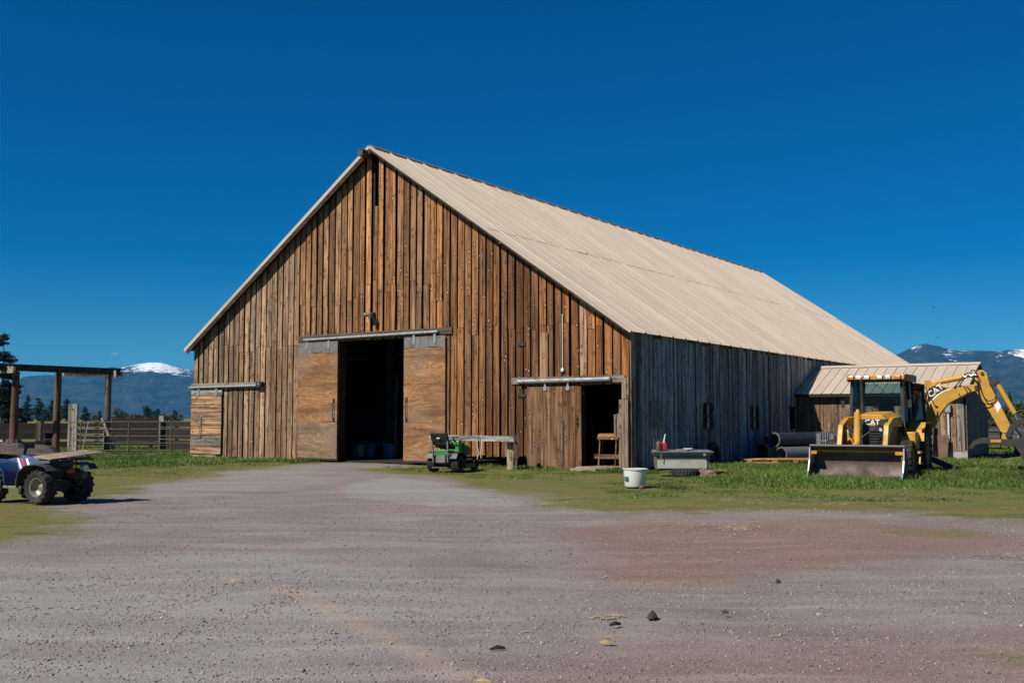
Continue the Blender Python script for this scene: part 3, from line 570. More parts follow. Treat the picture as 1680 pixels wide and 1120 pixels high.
MB().add([(20.16, SRY, 3.87), (27.06, SRY, 3.87), (27.06, 21, sroof(21)), (20.16, 21, sroof(21))], [(0, 1, 2, 3)]).build('rear_roof', M['roof'], shed, 0)
MB().prism([(SRY-.16, sroof(SRY-.16)+.05), (SRY, 3.94), (SRY+.16, sroof(SRY+.16)+.06), (SRY+.16, sroof(SRY+.16)+.03), (SRY, 3.9), (SRY-.16, sroof(SRY-.16)+.04)], 20.2, 27.08, 'x').build('ridge_cap', M['roof'], shed, 0)
MB().prism([(15.02, 2.47), (SRY, 3.71), (21, 2.50), (21, 2.64), (SRY, 3.86), (15.02, 2.60)], 27.02, 27.05, 'x').build('barge_board', M['wood_y'], shed, 0, color=(.06, .05, .045))
MB().prism([(15.07, 2.50), (SRY, 3.73), (21, 2.50), (21, 2.60), (SRY, 3.83), (15.07, 2.60)], 20.2, 27.0, 'x').build('roof_deck', M['dark'], shed, 0)
def bw(x, y, z=0): return barn.matrix_basis @ Vector((x, y, z))
def wallbox(x, z, zc, w, label):
    t = thing('meter_box', label, 'electric box', bw(x, SY0-.07, 0), TH, 'electric boxes on the shed wall')
    MB().box(-w, -.16, z-.14, w, -.02, z+.15).build('cabinet', M['galv'], t, 0, bevel=.01); MB().box(-w-.01, -.17, z+.15, w+.01, -.01, z+.17).build('lid', M['galv'], t, 0)
    MB().tube([(0, -.07, zc), (0, -.07, z-.14)], .035, 8).build('conduit', M['white_plastic'], t, 40)
wallbox(25.0, 1.45, .0, .15, 'grey electric box low on the shed wall with white conduit reaching the ground'); wallbox(26.3, 1.98, .75, .10, 'small electric box higher up near the shed corner with thin conduit')
for (x, w, z, lean, lab) in [(25.62, .17, 1.5, .25, 'taller narrow rusty steel plate leaning on the shed wall'), (26.12, .22, .95, .18, 'shorter wide rusty steel plate leaning beside the shed corner')]:
    p = MB().hexa([(-w*.7, -lean, -.05), (w*.7, -lean, -.05), (w*.7, -lean+.02, -.05), (-w*.7, -lean+.02, -.05), (-w, -.02, z), (w, -.02, z), (w, .0, z), (-w, .0, z)]).build('steel_plate', M['rust'], None, 0, bw(x, SY0-.30, 0), TH); tag(p, lab, 'steel plate', 'steel plates leaning on the shed')

# ------------------------------------------------------------------ backhoe loader (x to the machine's left, y towards its rear)
M['yellow'] = paint_mat('worn_yellow_paint', (.55, .285, .026), .48, (.22, .125, .045), .62, 0, 2.6, .5, (.16, .10, .05)); M['black_paint'] = paint_mat('black_paint', (.012, .012, .014), .45, (.05, .045, .04), .4)
M['bucket'] = paint_mat('scoured_bucket_steel', (.105, .075, .064), .62, (.045, .034, .028), .8, .2, 2.2, .5, (.2, .165, .145)); M['edge'] = paint_mat('bright_worn_steel', (.34, .33, .32), .45, (.2, .17, .14), .5, .7)
M['amber'] = paint_mat('amber_lens', (.75, .16, .02), .2, (.5, .12, .02), .2); M['lens'] = paint_mat('clear_lamp_lens', (.62, .66, .68), .12, (.4, .4, .4), .3, .3); M['chrome'] = paint_mat('chrome_rod', (.6, .6, .62), .2, (.3, .28, .26), .3, .9)
M['white_paint'] = paint_mat('white_decal', (.75, .75, .74), .5, (.5, .45, .4), .2)
def glass_mat():
    t = NT('tinted_glass'); g = t.b; t.fin((.02, .035, .04), .05, 0, .5); tr = t.n('BsdfTransparent'); tr.inputs[0].default_value = (.74, .86, .88, 1); ms = t.n('MixShader'); fr = t.n('Fresnel'); fr.inputs[0].default_value = 1.5
    t.l(t.math('ADD', fr.outputs[0], .10, True), ms.inputs[0]); t.l(tr.outputs[0], ms.inputs[1]); t.l(g.outputs[0], ms.inputs[2]); t.l(ms.outputs[0], t.out.inputs[0]); return t.m
M['glass'] = glass_mat()
def wheel(parent, c, r, w, rim, lugs, axis='x', tm='rubber', rimcol=None, out=1, name='wheel', ag=True):
    t = MB(); hw = w/2; s = r*.06
    prof = [(r*.55, -hw*.8), (r*.72, -hw), (r*.9, -hw*.98), (r*.975, -hw*.7), (r*.975, hw*.7), (r*.9, hw*.98), (r*.72, hw), (r*.55, hw*.8)]
    t.lathe(prof, (0, 0, 0), 'x', 40, True)
    for k in range(lugs):
        a = 2*math.pi*k/lugs
        for sd in (-1, 1):
            a2 = a+(math.pi/lugs if sd > 0 else 0)
            def P(x, da, rr): return (x*sd, rr*math.cos(a2+da), rr*math.sin(a2+da))
            da = .46*math.pi*2/lugs if ag else .12*math.pi*2/lugs; wd = .16*2*math.pi/lugs
            t.hexa([P(-.02, da-wd, r*.95), P(hw*1.02, -wd, r*.88), P(hw*1.02, wd, r*.88), P(-.02, da+wd, r*.95), P(-.02, da-wd, r*1.03), P(hw*1.02, -wd, r*.99), P(hw*1.02, wd, r*.99), P(-.02, da+wd, r*1.03)])
    e = bpy.data.objects.new(name, None); col.objects.link(e); e.parent = parent; e.location = c
    if axis == 'y': e.rotation_euler.z = R(90)
    t.build('tyre', M[tm], e, 40)
    MB().lathe([(r*.56, -hw*.8), (r*.58, hw*.82), (r*.52, hw*.8), (r*.47, hw*.1), (r*.3, -hw*.1), (r*.16, hw*.1), (.0, hw*.12)] if out > 0 else [(r*.56, hw*.8), (r*.58, -hw*.82), (r*.52, -hw*.8), (r*.47, -hw*.1), (r*.3, hw*.1), (r*.16, -hw*.1), (.0, -hw*.12)], (0, 0, 0), 'x', 28).build('rim', rimcol or M['yellow'], e, 40)
    return e
bh = thing('backhoe_loader', 'yellow backhoe loader with lowered front bucket parked in the grass beside the shed', 'backhoe', (8.92, 27.8, 0), R(-30))
def text_part(txt, parent, m, size, loc, rot, ext=.004, name='lettering', shear=0):
    fc = bpy.data.curves.new(name, 'FONT'); fc.body = txt; fc.size = size; fc.extrude = ext; fc.align_x = 'CENTER'; fc.align_y = 'CENTER'; fc.offset = size*.022; fc.resolution_u = 3; fc.shear = shear
    to = bpy.data.objects.new(name, fc); me = bpy.data.meshes.new_from_object(to); bpy.data.objects.remove(to)
    o = link(name, me, None, parent, 0); me.materials.clear(); me.materials.append(m); o.location = loc; o.rotation_euler = rot; return o
# front bucket
bp = [(-.22, .02), (.30, .0), (.50, .08), (.62, .30), (.62, .52), (.50, .74), (.30, .885)]
bk = MB().sheet(bp, -1.2, 1.2, -.028, 'x').build('bucket', M['bucket'], bh, 30)
for sx in (-1, 1):
    x0 = sx*1.2-.015; MB().prism([(-.22, .0), (.30, -.02), (.52, .06), (.65, .30), (.65, .52), (.52, .76), (.30, .90), (.20, .80), (.16, .5), (.0, .2)], x0, x0+.03, 'x').build('side_plate', M['bucket'], bk, 0)
    MB().beam((x0+.015, -.235, .0), (x0+.015, -.01, .21), .034, .02).beam((x0+.015, -.01, .21), (x0+.015, .15, .5), .034, .02).beam((x0+.015, .15, .5), (x0+.015, .20, .82), .034, .02).build('side_cutter', M['edge'], bk, 0)
    MB().box(x0-sx*.2, .18, .66, x0-sx*.03+.03, .44, .74).prism([(.3, .4), (.5, .45), (.45, .7), (.2, .7)], x0-sx*.06, x0-sx*.03, 'x').build('gusset', M['yellow'], bk, 0)
MB().box(-1.22, -.30, .0, 1.22, -.18, .028).build('cutting_edge', M['edge'], bk, 0); MB().box(-1.215, .24, .87, 1.215, .34, .905).build('top_lip', M['edge'], bk, 0)
MB().box(-1.15, .47, .70, 1.15, .53, .86).build('stiffener', M['yellow'], bk, 0)
# lift arms, bucket cylinder
for sx in (-1, 1):
    a = MB(); pth = [(.74, .42), (.98, .95), (1.18, 1.42), (1.9, 1.62), (3.0, 1.66), (3.0, 1.42), (1.95, 1.38), (1.42, 1.16), (1.24, .78), (1.02, .34)]
    a.prism(pth, sx*.60-.065, sx*.60+.065, 'x').build('loader_arm', M['yellow'], bh, 30, bevel=.012)
    MB().tube([(sx*.44, 1.15, .72), (sx*.44, 2.3, .98)], .06, 12).tube([(sx*.44, 2.2, .96), (sx*.44, 2.9, 1.12)], .075, 12).build('lift_cylinder', M['yellow'], bh, 40)
    MB().beam((sx*.60, 1.0, .62), (sx*.42, 1.5, .98), .05, .09).build('bucket_lever', M['yellow'], bh, 0)
    MB().lathe([(.0, -.09), (.05, -.09), (.05, .09), (0, .09)], (sx*.60, .85, .62), 'x', 12).build('pin', M['edge'], bh, 40)
MB().beam((-.54, .9, .75), (.54, .9, .75), .12, .12, (0, 1, 0)).build('cross_tube', M['yellow'], bh, 0)
cy = MB().tube([(-.12, .86, .88), (-.12, .98, 1.0), (-.12, 1.06, 1.76)], .092, 16).tube([(-.12, .82, .66), (-.12, .87, .95)], .11, 14).build('bucket_cylinder', M['yellow'], bh, 40)
MB().tube([(-.12, 1.04, 1.70), (-.12, 1.12, 1.82)], .05, 10).build('cylinder_cap', M['yellow'], cy, 40)
# hood, grille, chassis
hd = MB(); sec0 = [(-.30, 1.44), (.55, 1.44), (.55, 1.58), (.42, 1.70), (-.17, 1.70), (-.30, 1.58)]; sec1 = [(-.36, 1.3), (.60, 1.3), (.60, 1.66), (.44, 1.80), (-.20, 1.80), (-.36, 1.66)]
hd.add([(a, 1.45, b) for a, b in sec0] + [(a, 3.0, b) for a, b in sec1], [(0, 1, 2, 3, 4, 5), (6, 7, 8, 9, 10, 11)] + [(i, (i+1) % 6, 6+(i+1) % 6, 6+i) for i in range(6)])
hood = hd.build('hood', M['yellow'], bh, 30, bevel=.02)
MB().box(-.36, 1.62, .75, .60, 3.0, 1.30).build('engine_cover', M['yellow'], bh, 0); MB().box(.602, 1.75, .82, .612, 2.85, 1.32).build('side_grille', M['black_paint'], bh, 0)
gr = MB().hexa([(-.31, 1.40, .72), (.56, 1.40, .72), (.56, 1.62, .72), (-.31, 1.62, .72), (-.31, 1.44, 1.58), (.56, 1.44, 1.58), (.56, 1.62, 1.58), (-.31, 1.62, 1.58)]).build('grille', M['black_paint'], bh, 0)
for i in range(7): MB().beam((.10, 1.39, .82+i*.075), (.40, 1.39, .82+i*.075), .02, .028).build('grille_slat', M['iron'], gr, 0)
text_part('CAT', gr, M['white_paint'], .20, (.19, 1.424, 1.49), (R(90), 0, 0)); MB().prism([(.13, 1.40), (.27, 1.40), (.20, 1.47)], 1.405, 1.412, 'y').build('triangle_emblem', M['yellow'], gr, 0)
MB().box(-.32, 1.0, .55, .32, 5.4, .85).box(-.9, 1.95, .42, .9, 2.1, .58).box(-.9, 4.1, .5, .9, 4.5, .85).build('chassis', M['iron'], bh, 0)
for sx in (-1, 1):
    MB().tube([(sx*.52, 1.28, .6), (sx*.52, 1.28, 1.25)], .07, 10).build('headlight_guard', M['black_paint'], bh, 40)
    wheel(bh, (sx*.98, 2.02, .50), .50, .34, .3, 18, out=sx, name='front_wheel'); wheel(bh, (sx*.93, 4.35, .69), .69, .50, .4, 20, out=sx, name='rear_wheel')
    fn = MB().sheet([(3.55, .95), (3.62, 1.25), (3.95, 1.46), (4.75, 1.46), (5.05, 1.3), (5.1, 1.1)], sx*.70 if sx > 0 else -1.18, 1.18 if sx > 0 else -.70, .03, 'x').build('rear_fender', M['yellow'], bh, 30)
    MB().box(sx*.94-.26, 3.1, .62, sx*.94+.20, 3.55, .68).box(sx*.94-.26, 3.1, .32, sx*.94+.20, 3.4, .37).beam((sx*.94-.2, 3.1, .32), (sx*.94-.2, 3.1, .95), .05, .03).beam((sx*.94+.17, 3.1, .32), (sx*.94+.17, 3.3, .66), .04, .03).build('step', M['yellow'], bh, 0)
    MB().box(sx*.82-.22, 3.0, .7, sx*.82+.22, 3.9, 1.22).build('side_tank', M['yellow'], bh, 0, bevel=.03)
MB().tube([(-.27, 2.42, 1.74), (-.27, 2.42, 2.5), (-.28, 2.36, 2.66)], .042, 12).tube([(-.27, 2.42, 1.74), (-.27, 2.42, 2.05)], .05, 12).build('exhaust_stack', M['iron'], bh, 40)
# cab
MB().box(-.72, 3.02, 1.1, .72, 4.75, 1.3).build('cab_floor', M['black_paint'], bh, 0)
lo, hi = 1.28, 2.70
FP = {'f': [(-.74, 2.98, lo), (.74, 2.98, lo), (.74, 3.12, hi), (-.74, 3.12, hi)], 'r': [(.74, 4.72, lo), (-.74, 4.72, lo), (-.72, 4.66, hi), (.72, 4.66, hi)]}
for i, (p, q) in enumerate([((-.74, 2.98, 1.1), (-.68, 3.12, hi)), ((.74, 2.98, 1.1), (.68, 3.12, hi)), ((-.74, 4.72, lo), (-.68, 4.66, hi)), ((.74, 4.72, lo), (.68, 4.66, hi)), ((.76, 3.95, 1.2), (.70, 3.95, hi)), ((-.76, 3.95, 1.2), (-.70, 3.95, hi))]):
    MB().beam(p, q, .085, .085).build('cab_post', M['black_paint'], bh, 0)
for p, q in [((-.74, 2.98, lo), (.74, 2.98, lo)), ((-.68, 3.12, hi-.03), (.68, 3.12, hi-.03)), ((-.74, 4.72, lo), (.74, 4.72, lo)), ((.74, 3.0, lo), (.74, 4.7, lo)), ((-.74, 3.0, lo), (-.74, 4.7, lo)), ((.71, 4.72, 2.0), (-.71, 4.72, 2.0))]:
    MB().beam(p, q, .07, .07).build('cab_rail', M['black_paint'], bh, 0)
def pane(p, off=(0, 0, 0)):
    a, b, c, d = [Vector(v) for v in p]; n = (b-a).cross(d-a).normalized()*.006
    MB().hexa([a, b, c, d, a+n, b+n, c+n, d+n]).build('window_pane', M['glass'], bh, 0)
pane([(-.70, 2.985, lo+.03), (.70, 2.985, lo+.03), (.645, 3.105, hi-.06), (-.645, 3.105, hi-.06)])
pane([(.70, 4.715, 2.03), (-.70, 4.715, 2.03), (-.65, 4.665, hi-.06), (.65, 4.665, hi-.06)])
for sx in (-1, 1):
    pane([(sx*.735, 3.05, lo+.03), (sx*.745, 3.9, lo+.03), (sx*.69, 3.9, hi-.04), (sx*.685, 3.16, hi-.04)]); pane([(sx*.745, 4.0, lo+.03), (sx*.735, 4.66, lo+.03), (sx*.685, 4.62, hi-.04), (sx*.69, 4.0, hi-.04)])
rf = MB().hexa([(-.80, 2.88, 2.70), (.80, 2.88, 2.70), (.78, 4.85, 2.70), (-.78, 4.85, 2.70), (-.80, 2.88, 2.83), (.80, 2.88, 2.83), (.74, 4.8, 2.90), (-.74, 4.8, 2.90)]).build('cab_roof', M['yellow'], bh, 0, bevel=.025)
MB().box(.79, 3.05, 2.66, .815, 4.8, 2.86).box(-.815, 3.05, 2.66, -.79, 4.8, 2.86).build('roof_side', M['black_paint'], rf, 0)
for xx, mm in [(-.66, 'amber'), (-.44, 'lens'), (-.22, 'lens'), (.14, 'lens'), (.36, 'lens'), (.63, 'amber')]:
    l = MB().box(xx-.085, 2.84, 2.70, xx+.085, 2.885, 2.82).build('work_lamp', M['black_paint'], rf, 0, bevel=.01); MB().box(xx-.07, 2.825, 2.715, xx+.07, 2.84, 2.805).build('lens', M[mm], l, 0, bevel=.008)
st = MB().box(-.25, 3.85, 1.3, .25, 4.35, 1.62).hexa([(-.25, 4.3, 1.6), (.25, 4.3, 1.6), (.25, 4.42, 1.6), (-.25, 4.42, 1.6), (-.2, 4.42, 2.15), (.2, 4.42, 2.15), (.2, 4.52, 2.15), (-.2, 4.52, 2.15)]).build('seat', M['black_plastic'], bh, 0, bevel=.04)
MB().lathe([(.19+.02*math.cos(a), .02*math.sin(a)) for a in np.linspace(0, 2*math.pi, 9)[:-1]], (0, 3.55, 1.92), 'z', 20, True).tube([(0, 3.35, 1.3), (0, 3.55, 1.9)], .04, 8).beam((-.18, 3.55, 1.92), (.18, 3.55, 1.92), .03, .02).build('steering_wheel', M['black_plastic'], bh, 40)
MB().beam((-.12, 2.97, 2.66), (.26, 2.99, 2.34), .016, .016).build('wiper', M['black_paint'], bh, 0)
dr = MB().beam((.80, 4.05, 1.3), (1.06, 4.72, 1.36), .05, .05).beam((.78, 4.05, 2.62), (1.02, 4.7, 2.58), .05, .05).beam((1.06, 4.72, 1.36), (1.02, 4.7, 2.58), .05, .05).build('rear_side_door', M['black_paint'], bh, 0)
MB().hexa([(.80, 4.06, 1.35), (1.04, 4.70, 1.38), (1.04, 4.706, 1.38), (.80, 4.066, 1.35), (.78, 4.06, 2.6), (1.0, 4.68, 2.56), (1.0, 4.686, 2.56), (.78, 4.066, 2.6)]).build('door_pane', M['glass'], dr, 0)
# backhoe: boom swung to the machine's left
yc = 5.7
MB().box(-.35, 5.3, .35, .35, 5.6, 1.35).box(-.85, 5.35, .35, .85, 5.5, .6).box(-.85, 5.35, 1.0, .85, 5.5, 1.15).build('rear_frame', M['yellow'], bh, 0)
MB().prism([(.1, .7), (.55, .65), (1.05, 1.35), (1.15, 1.6), (.95, 1.75), (.3, 1.4)], yc-.2, yc+.2, 'y').build('swing_frame', M['yellow'], bh, 0)
boom = [(1.13, 1.30), (.86, 1.40), (.94, 1.75), (.97, 2.1), (.95, 2.5), (.90, 2.62), (.95, 2.74), (1.08, 2.72), (1.25, 2.63), (1.5, 2.54), (1.8, 2.56), (2.1, 2.60), (2.34, 2.60), (2.36, 2.42), (2.1, 2.34), (1.91, 2.23), (1.72, 2.13), (1.56, 2.02), (1.42, 1.86), (1.30, 1.66), (1.22, 1.45)]
bm_ = MB().prism(boom, yc-.15, yc+.15, 'y').build('boom', M['yellow'], bh, 0, bevel=.012)
MB().prism([(1.02, 2.08), (1.03, 2.50), (1.25, 2.60), (1.58, 2.50), (1.40, 2.42), (1.22, 2.30), (1.08, 2.14)], yc-.158, yc-.1505, 'y').build('logo_panel', M['black_paint'], bm_, 0)
MB().prism([(1.02, 1.99), (1.02, 2.04), (1.10, 2.13), (1.24, 2.29), (1.42, 2.41), (1.62, 2.49), (1.72, 2.49), (1.45, 2.39), (1.27, 2.26), (1.12, 2.10)], yc-.157, yc-.1502, 'y').build('logo_stripe', M['white_paint'], bm_, 0)
text_part('CAT', bm_, M['white_paint'], .25, (1.23, yc-.164, 2.43), (R(90), R(-38), 0), .004); MB().prism([(1.21, 2.33), (1.33, 2.42), (1.22, 2.44)], yc-.170, yc-.1655, 'y').build('triangle_emblem', M['yellow'], bm_, 0)
MB().tube([(1.12, yc, 2.66), (2.02, yc, 2.83)], .085, 14).build('stick_cylinder', M['yellow'], bh, 40); MB().tube([(2.0, yc, 2.825), (2.42, yc, 2.90)], .045, 10).build('cylinder_rod', M['chrome'], bh, 40)
MB().tube([(.98, yc-.12, 2.68), (.98, yc+.12, 2.68)], .07, 12).build('boom_pin', M['iron'], bh, 40)
stick = [(2.36, 2.93), (2.42, 3.02), (2.54, 3.03), (2.66, 2.93), (2.70, 2.7), (2.80, 2.45), (3.28, 1.32), (3.26, 1.24), (3.07, 1.16), (2.98, 1.22), (2.60, 1.98), (2.46, 2.22), (2.33, 2.42), (2.30, 2.62)]
sk = MB().prism(stick, yc-.13, yc+.13, 'y').build('stick', M['yellow'], bh, 0, bevel=.012)
MB().prism([(2.83, 1.98), (2.95, 2.10), (3.02, 1.95), (2.92, 1.76)], yc-.139, yc-.1305, 'y').build('warning_decal', M['white_paint'], sk, 0)
MB().tube([(2.54, yc-.16, 2.92), (2.54, yc+.16, 2.92)], .05, 12).tube([(2.38, yc-.17, 2.5), (2.38, yc+.17, 2.5)], .07, 12).build('stick_pin', M['iron'], sk, 40)
MB().tube([(2.89, yc, 2.68), (3.36, yc, 1.74)], .075, 14).build('bucket_ram', M['yellow'], bh, 40); MB().tube([(3.35, yc, 1.76), (3.44, yc, 1.5)], .04, 10).build('cylinder_rod', M['chrome'], bh, 40); MB().prism([(2.68, 2.62), (2.92, 2.78), (2.98, 2.66), (2.74, 2.5)], yc-.1, yc+.1, 'y').build('ram_bracket', M['iron'], bh, 0)
def hose(pts): 
    b = MB(); P = [Vector(p) for p in pts]; out = []
    for i in range(len(P)-1):
        p0, p1, p2, p3 = P[max(i-1, 0)], P[i], P[i+1], P[min(i+2, len(P)-1)]
        for t in np.linspace(0, 1, 6)[:-1]: out.append(.5*((2*p1)+(p2-p0)*t+(2*p0-5*p1+4*p2-p3)*t*t+(3*p1-p0-3*p2+p3)*t**3))
    b.tube(out+[P[-1]], .017, 6); return b.build('hose', M['black_plastic'], bh, 60)
f_ = yc-.17
for pts in [[(1.75, f_, 2.5), (1.95, f_-.03, 2.75), (2.15, f_-.02, 2.95), (2.4, f_, 2.85)], [(1.9, f_, 2.55), (2.05, f_-.05, 2.78), (2.2, f_-.04, 2.86), (2.38, f_, 2.68)], [(2.02, f_, 2.56), (2.12, f_-.04, 2.34), (1.96, f_-.02, 2.22), (1.88, f_, 2.34)], [(2.1, f_, 2.55), (2.22, f_-.06, 2.4), (2.06, f_-.03, 2.26)],
            [(2.42, f_, 2.75), (2.52, f_-.05, 2.35), (2.66, f_-.06, 2.12), (2.84, f_-.03, 2.16), (2.88, f_, 2.35), (2.72, f_, 2.62)], [(2.40, f_, 2.7), (2.44, f_-.05, 2.3), (2.6, f_-.06, 2.02), (2.8, f_-.03, 2.06)], [(2.22, f_, 2.98), (2.32, f_-.04, 3.02), (2.40, f_-.02, 2.9), (2.48, f_, 2.72)], [(.9, f_+.02, 2.6), (1.0, f_-.06, 2.4), (.95, f_-.05, 2.15), (.86, f_, 1.9)], [(1.1, f_, 2.22), (1.2, f_-.03, 2.0), (1.28, f_, 1.95)], [(1.16, f_, 1.75), (1.24, f_-.02, 1.66), (1.27, f_, 1.8)]]: hose(pts)
for pts in [[(-.52, 1.3, 1.30), (-.40, 1.05, 1.45), (-.30, .95, 1.15), (-.16, .92, .95)], [(.52, 1.45, 1.2), (.40, 1.2, 1.42), (.20, 1.05, 1.25), (-.04, .95, 1.05)], [(-.62, 1.0, .95), (-.50, .95, .8), (-.44, 1.1, .74)], [(.62, 1.0, .95), (.50, .95, .8), (.44, 1.1, .74)]]: hose(pts)
for sx in (-1, 1): MB().tube([(.13+sx*.30, 1.40, 1.30), (.13+sx*.30, 1.36, 1.30)], .055, 12).build('head_lamp', M['lens'], gr, 40)
for sx in (-1, 1): MB().tube([(sx*.78, 2.98, 2.05), (sx*.92, 2.92, 2.10), (sx*.92, 2.92, 1.95)], .012, 6).box(sx*.92-.05, 2.905, 1.90, sx*.92+.05, 2.93, 2.12).build('mirror', M['black_paint'], bh, 0)
MB().box(-.60, 3.3, 1.3, -.45, 4.2, 1.75).tube([(.35, 3.45, 1.3), (.35, 3.42, 1.75)], .02, 6).tube([(.45, 3.5, 1.3), (.45, 3.47, 1.7)], .02, 6).build('control_console', M['black_plastic'], bh, 0)
# linkage, thumb and hoe bucket at the end of the stick
MB().prism([(3.02, 1.16), (3.22, 1.22), (3.28, 1.02), (3.14, .92), (3.0, 1.0)], yc-.11, yc+.11, 'y').build('stick_end', M['yellow'], bh, 0)
for s_ in (-.16, .16):
    MB().prism([(3.10, 1.10), (3.22, 1.38), (3.42, 1.56), (3.62, 1.58), (3.76, 1.48), (3.70, 1.38), (3.56, 1.44), (3.42, 1.40), (3.30, 1.24), (3.22, 1.02)], yc+s_-.025, yc+s_+.025, 'y').build('link_arm', M['iron'], bh, 0)
hb = [(3.28, .96), (3.5, 1.02), (3.9, 1.1), (4.3, .9), (4.45, .55), (4.30, .2), (3.95, .05), (3.72, .2), (3.52, .55)]
MB().sheet(hb, yc-.38, yc+.38, .03, 'y').build('hoe_bucket', M['iron'], bh, 30)
for s_ in (-.38, .355): MB().prism(hb, yc+s_, yc+s_+.025, 'y').build('bucket_cheek', M['iron'], bh, 0)
th = [(3.6, .98), (3.15, 1.0), (2.75, 1.03), (2.42, 1.02), (2.24, .92), (2.12, .72), (2.20, .70), (2.32, .82), (2.46, .87), (2.75, .86), (3.2, .80), (3.6, .78)]
for s_ in (-.30, .06):
    tp = MB().prism(th, yc+s_, yc+s_+.05, 'y').build('thumb_tine', M['iron'], bh, 0, bevel=.01)
MB().beam((2.30, yc-.28, .84), (2.30, yc+.1, .84), .16, .06, (0, 0, 1)).beam((2.9, yc-.28, .93), (2.9, yc+.1, .93), .1, .1).build('thumb_crossbar', M['iron'], bh, 0)
MB().box(2.72, yc-.3055, .91, 3.0, yc-.3005, .985).build('thumb_decal', M['yellow'], bh, 0)
for sx in (-1, 1): MB().beam((sx*.7, 5.4, .55), (sx*1.75, 5.4, .10), .16, .16).box(sx*1.75-.18, 5.22, .02, sx*1.75+.18, 5.6, .08).build('stabilizer', M['iron'], bh, 0)
# ------------------------------------------------------------------ things along the side wall and in the doorways
t = thing('plastic_tub', 'white round plastic tub standing alone in the short grass', 'tub', (2.88, 25.0, 0))
MB().lathe([(0, .01), (.25, .01), (.27, .04), (.305, .40), (.325, .41), (.33, .44), (.30, .445), (.29, .40), (.25, .06), (0, .05)], seg=28).build('shell', M['white_plastic'], t, 40)
MB().prism([(.0, 0), (.14, 0), (.14, .1), (0, .1)], -.012, 0, 'y').build('label', paint_mat('green_label', (.02, .12, .09), .5), t, 0, (-.29, -.07, .15), R(-66)); t.rotation_euler = (0, R(1.5), R(8)); t.scale = (.92, .92, .98)
t = thing('tool_chest', 'long grey truck tool chest with overhanging lid propped on a tyre by the side wall', 'tool chest', (4.80, 30.2, .18), R(-2))
M['chest'] = paint_mat('faded_white_sheet', (.40, .41, .36), .5, (.16, .14, .10), .5); M['lid'] = paint_mat('grey_blue_lid', (.17, .19, .21), .45, (.12, .11, .1), .5)
MB().hexa([(-.72, -.3, 0), (.72, -.3, 0), (.72, .34, 0), (-.72, .34, 0), (-.75, -.34, .40), (.75, -.34, .40), (.75, .34, .40), (-.75, .34, .40)]).build('body', paint_mat('grey_green_sheet', (.14, .15, .13), .55), t, 0)
MB().box(-.715, -.345, .03, .66, -.325, .26).build('front_panel', M['chest'], t, 0)
MB().hexa([(-.80, -.40, .40), (.80, -.40, .40), (.80, .42, .40), (-.80, .42, .40), (-.86, -.46, .49), (.86, -.46, .49), (.80, .42, .53), (-.80, .42, .53)]).build('lid', M['lid'], t, 0, bevel=.012)
MB().tube([(-.62, -.42, .25), (-.62, -.44, .44)], .012, 6).box(.55, -.44, .38, .62, -.40, .44).build('latch', M['galv'], t, 40)
g = thing('petrol_can', 'red petrol can with white spout on the tool chest lid', 'fuel can', (4.27, 30.15, .70))
MB().hexa([(-.09, -.14, 0), (.09, -.14, 0), (.09, .14, 0), (-.09, .14, 0), (-.09, -.12, .24), (.09, -.14, .22), (.09, .12, .22), (-.09, .12, .24)]).build('can', paint_mat('red_plastic', (.50, .015, .05), .4, (.2, .03, .04), .3), g, 0, bevel=.03)
MB().tube([(.03, 0, .22), (.03, 0, .27), (.07, 0, .46)], [.03, .02, .018], 8).build('spout', M['white_plastic'], g, 40); MB().tube([(-.07, 0, .23), (-.06, 0, .29), (.0, 0, .28)], .014, 6).build('handle', M['iron'], g, 40)
g = thing('oil_jug', 'brown jug beside the red petrol can on the tool chest', 'jug', (4.13, 30.02, .695))
MB().lathe([(0, 0), (.075, 0), (.08, .02), (.08, .2), (.06, .25), (.025, .27), (.025, .31), (0, .31)], seg=14).build('jug', paint_mat('brown_jug', (.12, .05, .04), .5), g, 40); MB().lathe([(.03, .30), (.03, .335), (0, .335)], seg=10).build('cap', M['black_plastic'], g, 40)
g = thing('scrap_wood', 'small pale offcuts of wood lying on the tool chest lid', 'wood scraps', (4.9, 30.1, .695)); 
MB().beam((-.25, -.1, .03), (.12, .02, .03), .07, .025).build('offcut', M['wood_x'], g, 0, color=(.4, .34, .24)); MB().beam((-.05, .1, .05), (.2, .04, .05), .09, .03).build('offcut', M['white_plastic'], g, 0); MB().beam((.0, -.16, .03), (.25, .1, .03), .05, .03).build('offcut', M['wood_x'], g, 0, color=(.3, .24, .17))
def tyre_thing(label, loc, r, w, rot=(0, 0, 0), group=None):
    e = thing('tyre', label, 'tyre', loc, 0, group); e.rotation_euler = rot
    MB().lathe([(r*.55, -w*.4), (r*.7, -w*.5), (r*.95, -w*.46), (r, -w*.3), (r, w*.3), (r*.95, w*.46), (r*.7, w*.5), (r*.55, w*.4), (r*.6, 0)], (0, 0, w*.5), 'z', 30, True).build('casing', M['rubber'], e, 40)
    b = MB()
    for k in range(26):
        a = k*6.2832/26
        for zz in (-.3, .0, .3): b.beam(((r-.004)*math.cos(a+zz*.2), (r-.004)*math.sin(a+zz*.2), w*(.5+zz-.12)), ((r-.004)*math.cos(a+zz*.2+.06), (r-.004)*math.sin(a+zz*.2+.06), w*(.5+zz+.12)), .035, .02)
    b.build('tread', M['rubber'], e, 0, kind='stuff'); return e
tyre_thing('black tyre lying flat under the tool chest', (4.85, 29.85, -.02), .38, .22)
wd_ = thing('scrap_timber', 'brown wedge of broken timber beside the tyre under the chest', 'timber', (5.42, 29.7, 0), R(-15))
